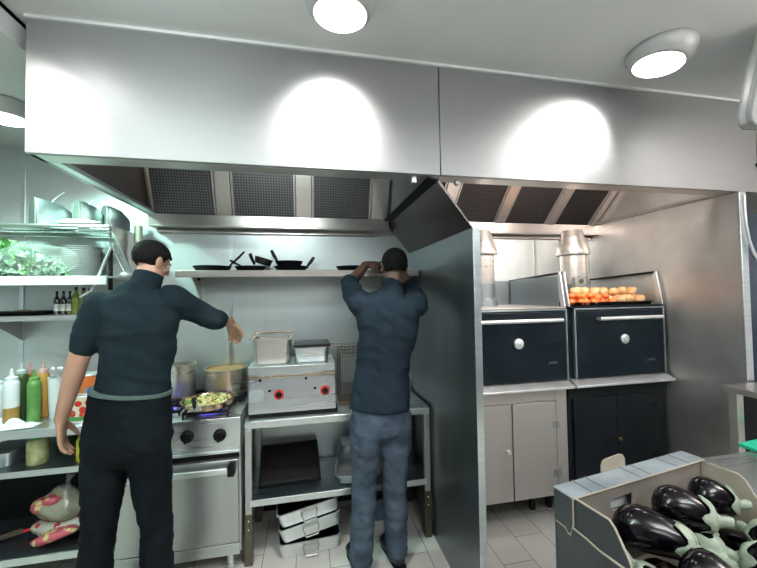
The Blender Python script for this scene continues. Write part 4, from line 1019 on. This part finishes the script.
# hanging utensils and gas pipe near the rack end
gx = at(138.5, 235, Y=2.60).x
pp = thing('gas_pipe', 'ivory vertical pipe with a brass valve on the wall behind the first cook', 'pipe', (gx, 2.6, 1.6))
put('pipe', MB().tube([(gx, 2.60, 2.09), (gx, 2.60, 1.90)], .024, 14), M['ivory'], pp)
put('valve', MB().tube([(gx, 2.60, 1.90), (gx, 2.60, .90)], .011, 10).ball((gx-.01, 2.585, 1.87), .024), M['copper'], pp)
put('wall_clip', bx(gx-.012, gx+.012, 2.60, YB-.007, 1.70, 1.72), M['steel_v'], pp)
for nm, lab, cat, pts, r_, ma in (('hanging_strainer', 'steel strainer rod slanting down from the wire rack\'s end', 'strainer', ((111, 247), (101, 270), (91, 291), (80, 297)), .0075, M['alu']),
                          ('hanging_sharpener', 'black steel hanging from the end of the wire rack', 'sharpener', ((110.5, 250), (110.5, 268), (110.5, 290)), .012, M['black']),
                          ('ladle', 'steel ladle hanging at the wire rack\'s right end', 'ladle', ((111, 242), (116, 256), (124, 272)), .008, M['steel_v'])):
    yy = {'hanging_strainer': 2.38, 'hanging_sharpener': 2.44, 'ladle': 2.47}[nm]
    P_ = [at(a_, b_, Y=yy) for a_, b_ in pts]; t = thing(nm, lab, cat, P_[0])
    put('handle', MB().tube(P_, r_, 10), ma, t)
    put('hook', MB().tube([P_[0], P_[0]+Vector((0, -.004, .03)), Vector((P_[0].x, ry0+.0 if yy < 2.4 else yy, rz-.012))], .003, 6), M['steel_v'], t)
    if nm == 'ladle': put('bowl', MB().ball(P_[-1]+Vector((.01, 0, -.02)), (.035, .03, .022)), M['alu'], t)

# ------------------------------------------------------------------ people
def fuse(name, mb, voxel, smooth=4, fold=None):
    """one continuous skin out of overlapping closed shapes"""
    me = mb.mesh('tmp'); o = bpy.data.objects.new('tmp', me); COL.objects.link(o)
    r = o.modifiers.new('r', 'REMESH'); r.mode = 'VOXEL'; r.voxel_size = voxel
    s_ = o.modifiers.new('s', 'SMOOTH'); s_.factor = .5; s_.iterations = smooth
    bpy.context.view_layer.update()
    out = bpy.data.meshes.new_from_object(o.evaluated_get(bpy.context.evaluated_depsgraph_get())); bpy.data.objects.remove(o)
    out.name = name
    if fold:
        ns = [v.normal.copy() for v in out.vertices]
        for v, n_ in zip(out.vertices, ns): v.co += n_*fold(v.co)
    return out
def hand(mb, W, d, palm, s=1., curl=.5, thumb=1, spread=.10):
    """W wrist, d direction of the fingers, palm the side the palm looks to; thumb +1/-1 side"""
    d = d.normalized(); palm = (palm-d*palm.dot(d)).normalized(); side = d.cross(palm).normalized()*thumb
    P = lambda a, b, c_: W+(d*a+side*b+palm*c_)*s
    mb.tube([P(-.03, 0, 0), P(.005, 0, 0), P(.04, .0, .0), P(.085, -.0, .004), P(.098, 0, .006)], [(.026*s, .020*s), (.027*s, .019*s), (.038*s, .016*s), (.041*s, .013*s), (.036*s, .010*s)], 16, up=palm)
    for k, (off, L_) in enumerate(((.029, .070), (.0095, .078), (-.0105, .072), (-.030, .056))):
        a = P(.075, off, .003); dirn = (d+side*(off*spread*30)).normalized(); pts = [a, P(.095, off*1.02, .005)]; cu_ = 0; q_ = pts[-1]
        for j in range(3):
            cu_ += curl*(.75 if j == 0 else .9); q_ = q_+(dirn*math.cos(cu_)+palm*math.sin(cu_))*(L_*(.45, .32, .26)[j]*s); pts.append(q_)
        mb.tube(pts, [.0098*s, .0100*s, .0094*s, .0086*s, .0072*s], 10); mb.ball(pts[-1], .0074*s, 10, 8)
    t0_, t1_ = P(.022, .020, .006), P(.045, .044, .016)
    t2_, t3_ = P(.072, .058, .028+.01*curl), P(.094, .056, .038+.02*curl)
    mb.tube([t0_, t1_, t2_, t3_], [.016*s, .014*s, .0115*s, .0088*s], 10); mb.ball(t3_, .0090*s, 10, 8)
def head(mb, C, f, tilt, s=1.):
    """C skull centre, f facing (horizontal), tilt forward in radians"""
    f = f.normalized(); z = Vector((0, 0, 1)); side = f.cross(z); fw = f*math.cos(tilt)-z*math.sin(tilt); up = side.cross(fw)
    T_ = Matrix(((side.x, fw.x, up.x, C.x), (side.y, fw.y, up.y, C.y), (side.z, fw.z, up.z, C.z), (0, 0, 0, 1))) @ Matrix.Scale(s, 4)
    B = lambda c_, r_: mb.ball((0, 0, 0), 1, 20, 14, None) if False else mb.rings([[T_ @ Vector((c_[0]+r_[0]*math.sin(a)*math.cos(2*math.pi*i/20), c_[1]+r_[1]*math.sin(a)*math.sin(2*math.pi*i/20), c_[2]-r_[2]*math.cos(a))) for i in range(20)] for a in [math.pi*(j+.05)/12.1 for j in range(13)]])
    B((0, -.005, .028), (.074, .092, .082)); B((0, .030, -.035), (.058, .062, .075)); B((0, .050, -.078), (.034, .034, .030))
    B((0, .083, .022), (.050, .014, .012)); B((0, .102, -.012), (.010, .016, .024)); B((0, .112, -.026), (.014, .012, .010))
    B((0, .090, -.056), (.024, .012, .008)); B((.038, .070, -.020), (.020, .018, .016)); B((-.038, .070, -.020), (.020, .018, .016))
    for sg in (-1, 1): B((sg*.077, -.002, -.008), (.008, .020, .032)); B((sg*.082, -.010, .002), (.006, .014, .022))
    return T_
def add_face(T_, body, haircol, s=1.):
    for sg in (-1, 1):
        put('eye', MB().ball(T_ @ Vector((sg*.030, .079, .006)), .0105*s, 14, 10), M['eye'], body)
def hair_mesh(T_, lowback=-.075, front=.055):
    m_ = MB(); n = 40; vs = []; rs = []
    for j in range(1, 19):
        a = math.pi*j/23.5; ring = []
        for i in range(n):
            b = 2*math.pi*i/n; x = .084*math.sin(a)*math.cos(b); y = -.010+.102*math.sin(a)*math.sin(b); z = .030+.0915*math.cos(a)
            # hair line: high at the forehead, low at the nape, above the ears
            fy_ = y/.1; lim = lowback if fy_ < -.25 else (lowback+(front-lowback)*min(1, max(0, (fy_+.25)/.75)))
            if z < lim: z = lim; 
            k = 1+.03*noise.noise(Vector((x*45, y*45, z*45)))
            ring.append(T_ @ Vector((x*k, y*k, z)))
        rs.append(ring)
    m_.rings(rs, True); return m_
def limb(mb, pts, rs, n=18, up=None):
    mb.tube(pts, rs, n, up); 
    for p_, r_ in ((pts[0], rs[0]), (pts[-1], rs[-1])):
        rr = min(r_) if isinstance(r_, tuple) else r_; mb.ball(p_, rr*.98, 16, 10)
V = Vector
def folds(amp, sc, seed):
    def f(co): 
        a = noise.noise(V((co.x*sc[0]+seed, co.y*sc[1], co.z*sc[2]))); b = noise.noise(V((co.x*sc[0]*2.3, co.y*sc[1]*2.3+seed, (co.z+co.x*.6)*sc[2]*2.1)))
        r1 = 1-abs(a)*2.2; return amp*(.6*a+.5*b+.35*max(0, r1)**3)
    return f

# ---- second cook (reaching to the shelf)
def cook2():
    Y0 = 2.03
    t = thing('person', 'man in navy shirt and grey blue jeans, back turned, reaching to the pan shelf', 'person', (.39, Y0, 0))
    mb = MB()
    Hc = V((.522, Y0+.05, 1.775)); facing = V((.05, 1, 0)); T_ = head(mb, Hc, facing, .18, .95)
    # neck, torso, pelvis
    limb(mb, [V((.515, Y0+.045, 1.72)), V((.505, Y0+.025, 1.66)), V((.485, Y0+.01, 1.58))], [.056, .056, .07])
    mb.tube([V((.47, Y0+.01, 1.60)), V((.465, Y0, 1.53)), V((.46, Y0-.002, 1.42)), V((.442, Y0, 1.28)), V((.42, Y0, 1.14)), V((.405, Y0-.005, 1.02)), V((.405, Y0-.01, .92)), V((.41, Y0, .84))],
            [(.09, .07), (.165, .09), (.165, .105), (.145, .10), (.135, .095), (.14, .10), (.15, .11), (.12, .09)], 28, up=(0, 1, 0))
    # legs
    for hip, knee, ank in ((V((.325, Y0, .88)), V((.305, Y0+.01, .49)), V((.282, Y0+.02, .10))), (V((.495, Y0, .88)), V((.488, Y0+.02, .49)), V((.50, Y0+.045, .10)))):
        limb(mb, [hip, hip.lerp(knee, .5), knee, knee.lerp(ank, .35)+V((0, -.012, 0)), ank], [.082, .068, .052, .054, .036])
        limb(mb, [ank, ank+V((-.01, .02, -.05)), ank+V((-.03, .15, -.07))], [.036, .034, .028])
    # arms: left arm raised out and up to the shelf, right arm beside the head
    shL, elL, wrL = V((.305, Y0+.0, 1.555)), V((.245, 2.235, 1.665)), V((.395, 2.375, 1.812))
    shR, elR, wrR = V((.635, Y0, 1.545)), V((.672, 2.25, 1.645)), V((.60, 2.375, 1.815))
    for a_, b_, c_ in ((shL, elL, wrL), (shR, elR, wrR)):
        limb(mb, [a_, a_.lerp(b_, .5), b_], [.052, .046, .040]); limb(mb, [b_, b_.lerp(c_, .3), c_], [.041, .040, .027])
    dL = V((.8, .35, .12)); hand(mb, wrL, dL, V((0, .6, -1)), 1., .42, -1)
    hand(mb, wrR, V((-.55, .6, .05)), V((0, .6, -1)), 1., .42, 1)
    body = put('body', fuse('body', mb, .0058, 3), M['skin2'], t, ang=180)
    add_face(T_, body, None)
    put('hair', hair_mesh(T_, -.092), M['hair'], body, ang=180)
    # shirt
    mb = MB()
    mb.tube([V((.505, Y0+.03, 1.68)), V((.492, Y0+.015, 1.640)), V((.485, Y0+.01, 1.60)), V((.468, Y0+.003, 1.555)), V((.465, Y0-.002, 1.48)), V((.460, Y0-.004, 1.38)), V((.438, Y0, 1.26)), V((.425, Y0, 1.15)), V((.412, Y0-.006, 1.04)), V((.408, Y0-.01, .945))],
            [(.064, .062), (.070, .064), (.10, .08), (.185, .105), (.192, .122), (.178, .128), (.160, .120), (.158, .118), (.170, .130), (.186, .142)], 36, up=(0, 1, 0))
    limb(mb, [shL, shL.lerp(elL, .5), elL.lerp(wrL, .10)], [.078, .066, .060]); limb(mb, [shR, shR.lerp(elR, .5), elR.lerp(wrR, .02)], [.078, .064, .056])
    put('shirt', fuse('shirt', mb, .009, 3, folds(.015, (5, 5, 10), 3)), M['shirt2'], body, ang=180)
    # jeans
    mb = MB()
    mb.tube([V((.408, Y0-.006, 1.02)), V((.405, Y0-.01, .955)), V((.408, Y0-.012, .90)), V((.41, Y0-.008, .83)), V((.41, Y0, .79))], [(.135, .10), (.155, .115), (.178, .136), (.170, .125), (.12, .09)], 32, up=(0, 1, 0))
    for hip, knee, ank in ((V((.325, Y0-.005, .87)), V((.306, Y0+.0, .49)), V((.283, Y0+.01, .085))), (V((.495, Y0-.005, .87)), V((.490, Y0+.01, .49)), V((.500, Y0+.04, .085)))):
        limb(mb, [hip, hip.lerp(knee, .4), hip.lerp(knee, .8), knee, knee.lerp(ank, .4), knee.lerp(ank, .8), ank], [(.098, .115), (.088, .095), (.073, .078), (.070, .074), (.070, .074), (.066, .070), (.066, .072)], 24, up=(0, 1, 0))
    put('jeans', fuse('jeans', mb, .009, 2, folds(.012, (7, 7, 15), 8)), M['jeans'], body, ang=180)
    for x, y, a_ in ((.278, Y0+.03, .14), (.502, Y0+.06, .16)):
        mx_ = Matrix.Translation((x, y, 0)) @ Matrix.Rotation(a_, 4, 'Z')
        P_ = lambda a, b, c_: mx_ @ V((a, b, c_))
        mb = MB(); mb.tube([P_(0, -.075, .045), P_(0, -.05, .046), P_(0, .02, .044), P_(0, .10, .036), P_(0, .17, .030), P_(0, .20, .026)], [(.026, .036), (.038, .042), (.040, .042), (.046, .034), (.044, .027), (.024, .017)], 20, up=(0, 0, 1))
        mb.tube([P_(0, -.02, .04), P_(0, -.03, .10)], [.042, .044], 16)
        so_ = put('shoe', fuse('shoe', mb, .006, 3), M['shoe'], body, ang=180)
        mb = MB(); mb.prism([P_(a, b, .002) for a, b in ((-.03, -.085), (.03, -.085), (.038, -.04), (.042, .08), (.046, .13), (.030, .20), (0, .212), (-.030, .20), (-.046, .13), (-.042, .08), (-.038, -.04))], (0, 0, .018))
        put('sole', mb, M['black'], so_, .003)
cook2()

# ---- first cook (stirring at the range)
def cook1():
    Y0 = 1.86
    t = thing('person', 'man in black polo shirt and black trousers seen from behind cooking at the range', 'person', (-.82, Y0, 0))
    mb = MB()
    Hc = V((-.762, Y0+.06, 1.787)); T_ = head(mb, Hc, V((.62, .85, 0)), .42, .88)
    limb(mb, [V((-.765, Y0+.045, 1.74)), V((-.765, Y0+.02, 1.68)), V((-.785, Y0, 1.61))], [.056, .058, .07])
    mb.tube([V((-.79, Y0, 1.62)), V((-.795, Y0, 1.56)), V((-.795, Y0, 1.45)), V((-.80, Y0, 1.30)), V((-.81, Y0, 1.18)), V((-.825, Y0, 1.06)), V((-.83, Y0, .98)), V((-.83, Y0, .90))],
            [(.10, .07), (.155, .09), (.155, .10), (.14, .10), (.13, .095), (.145, .105), (.15, .105), (.11, .09)], 28, up=(0, 1, 0))
    LEG = ((V((-.920, Y0, .93)), V((-.965, Y0+.02, .52)), V((-.992, Y0+.0, .10))), (V((-.752, Y0, .93)), V((-.722, Y0+.02, .52)), V((-.716, Y0+.03, .10))))
    for hip, knee, ank in LEG:
        limb(mb, [hip, hip.lerp(knee, .5), knee, knee.lerp(ank, .35)+V((0, -.012, 0)), ank], [.082, .068, .052, .054, .036])
        limb(mb, [ank, ank+V((0, .02, -.05)), ank+V((0, .15, -.07))], [.036, .034, .028])
    shL, elL, wrL = at(101, 306, Y=Y0-.01), at(79, 358, Y=Y0-.05), at(61, 419, Y=Y0-.02)
    shR, elR, wrR = V((-.645, Y0+.01, 1.60)), V((-.495, Y0+.15, 1.485)), V((-.452, Y0+.33, 1.46))
    limb(mb, [shL, shL.lerp(elL, .5), elL], [.054, .047, .041]); limb(mb, [elL, elL.lerp(wrL, .3), wrL], [.041, .040, .026])
    limb(mb, [shR, shR.lerp(elR, .5), elR], [.054, .047, .041]); limb(mb, [elR, elR.lerp(wrR, .3), wrR], [.041, .040, .026])
    hand(mb, wrL, V((-.01, .02, -1)), V((1, .25, 0)), 1.0, .33, -1)
    hand(mb, wrR, V((.1, .7, -.6)), V((-.1, -.6, -.8)), 1., .55, -1)
    body = put('body', fuse('body', mb, .0058, 3), M['skin'], t, ang=180)
    add_face(T_, body, None)
    put('hair', hair_mesh(T_, -.092), M['hair'], body, ang=180)
    mb = MB()
    mb.tube([V((-.772, Y0+.012, 1.672)), V((-.785, Y0+.004, 1.635)), V((-.792, Y0, 1.595)), V((-.79, Y0, 1.53)), V((-.788, Y0, 1.42)), V((-.796, Y0, 1.30)), V((-.810, Y0, 1.21)), V((-.822, Y0, 1.14)), V((-.828, Y0, 1.10))],
            [(.066, .062), (.10, .08), (.168, .10), (.172, .118), (.158, .124), (.151, .118), (.152, .116), (.158, .120), (.162, .122)], 36, up=(0, 1, 0))
    limb(mb, [shL, shL.lerp(elL, .4), shL.lerp(elL, .74)], [.070, .064, .062]); limb(mb, [shR, shR.lerp(elR, .5), elR, elR.lerp(wrR, .22)], [.074, .062, .058, .054])
    sh_ = put('shirt', fuse('shirt', mb, .009, 3, folds(.013, (5, 5, 9), 21)), M['shirt'], body, ang=180)
    mb = MB(); 
    mb.tube([V((-.775, Y0+.010, 1.655)), V((-.762, Y0+.034, 1.722))], [(.070, .066), (.063, .062)], 28, up=(0, 1, 0)); put('collar', mb, M['shirt'], sh_)
    mb = MB(); mb.tube([V((-.82, Y0, 1.182)), V((-.822, Y0, 1.166))], [(.171, .134), (.172, .135)], 40, up=(0, 1, 0))
    put('apron_tie', mb, M['band'], body)
    mb = MB()
    mb.tube([V((-.822, Y0, 1.175)), V((-.83, Y0-.004, 1.04)), V((-.832, Y0-.008, .97)), V((-.832, Y0-.004, .90)), V((-.832, Y0, .85))], [(.163, .127), (.176, .132), (.186, .138), (.180, .128), (.12, .09)], 32, up=(0, 1, 0))
    for hip, knee, ank in LEG:
        limb(mb, [hip+V((0, 0, .0)), hip.lerp(knee, .4), hip.lerp(knee, .8), knee, knee.lerp(ank, .4), ank+V((0, 0, -.02))], [(.094, .118), (.085, .10), (.070, .084), (.066, .080), (.066, .078), (.068, .084)], 24, up=(0, 1, 0))
    put('trousers', fuse('trousers', mb, .009, 2, folds(.010, (7, 7, 12), 5)), M['trouser'], body, ang=180)
    for (x, y) in ((-.985, Y0+.03), (-.730, Y0+.06)):
        mx_ = Matrix.Translation((x, y, 0)); P_ = lambda a, b, c_: mx_ @ V((a, b, c_))
        mb = MB(); mb.tube([P_(0, -.075, .045), P_(0, -.05, .046), P_(0, .02, .044), P_(0, .10, .036), P_(0, .17, .030), P_(0, .20, .026)], [(.026, .036), (.038, .042), (.040, .042), (.046, .034), (.044, .027), (.024, .017)], 20, up=(0, 0, 1))
        mb.tube([P_(0, -.02, .04), P_(0, -.03, .10)], [.042, .044], 16)
        put('shoe', fuse('shoe', mb, .006, 3), M['shoe'], body, ang=180)
cook1()

# ------------------------------------------------------------------ world and view
w = bpy.data.worlds.new('world'); S.world = w; w.use_nodes = True
w.node_tree.nodes['Background'].inputs[0].default_value = (.5, .55, .6, 1); w.node_tree.nodes['Background'].inputs[1].default_value = .02
S.view_settings.view_transform = 'Standard'; S.view_settings.look = 'None'; S.view_settings.gamma = 1; S.view_settings.exposure = 0
S.view_settings.use_curve_mapping = False
S.cycles.use_denoising = True; S.cycles.max_bounces = 8; S.cycles.caustics_reflective = False; S.cycles.caustics_refractive = False
S.cycles.sample_clamp_indirect = 6
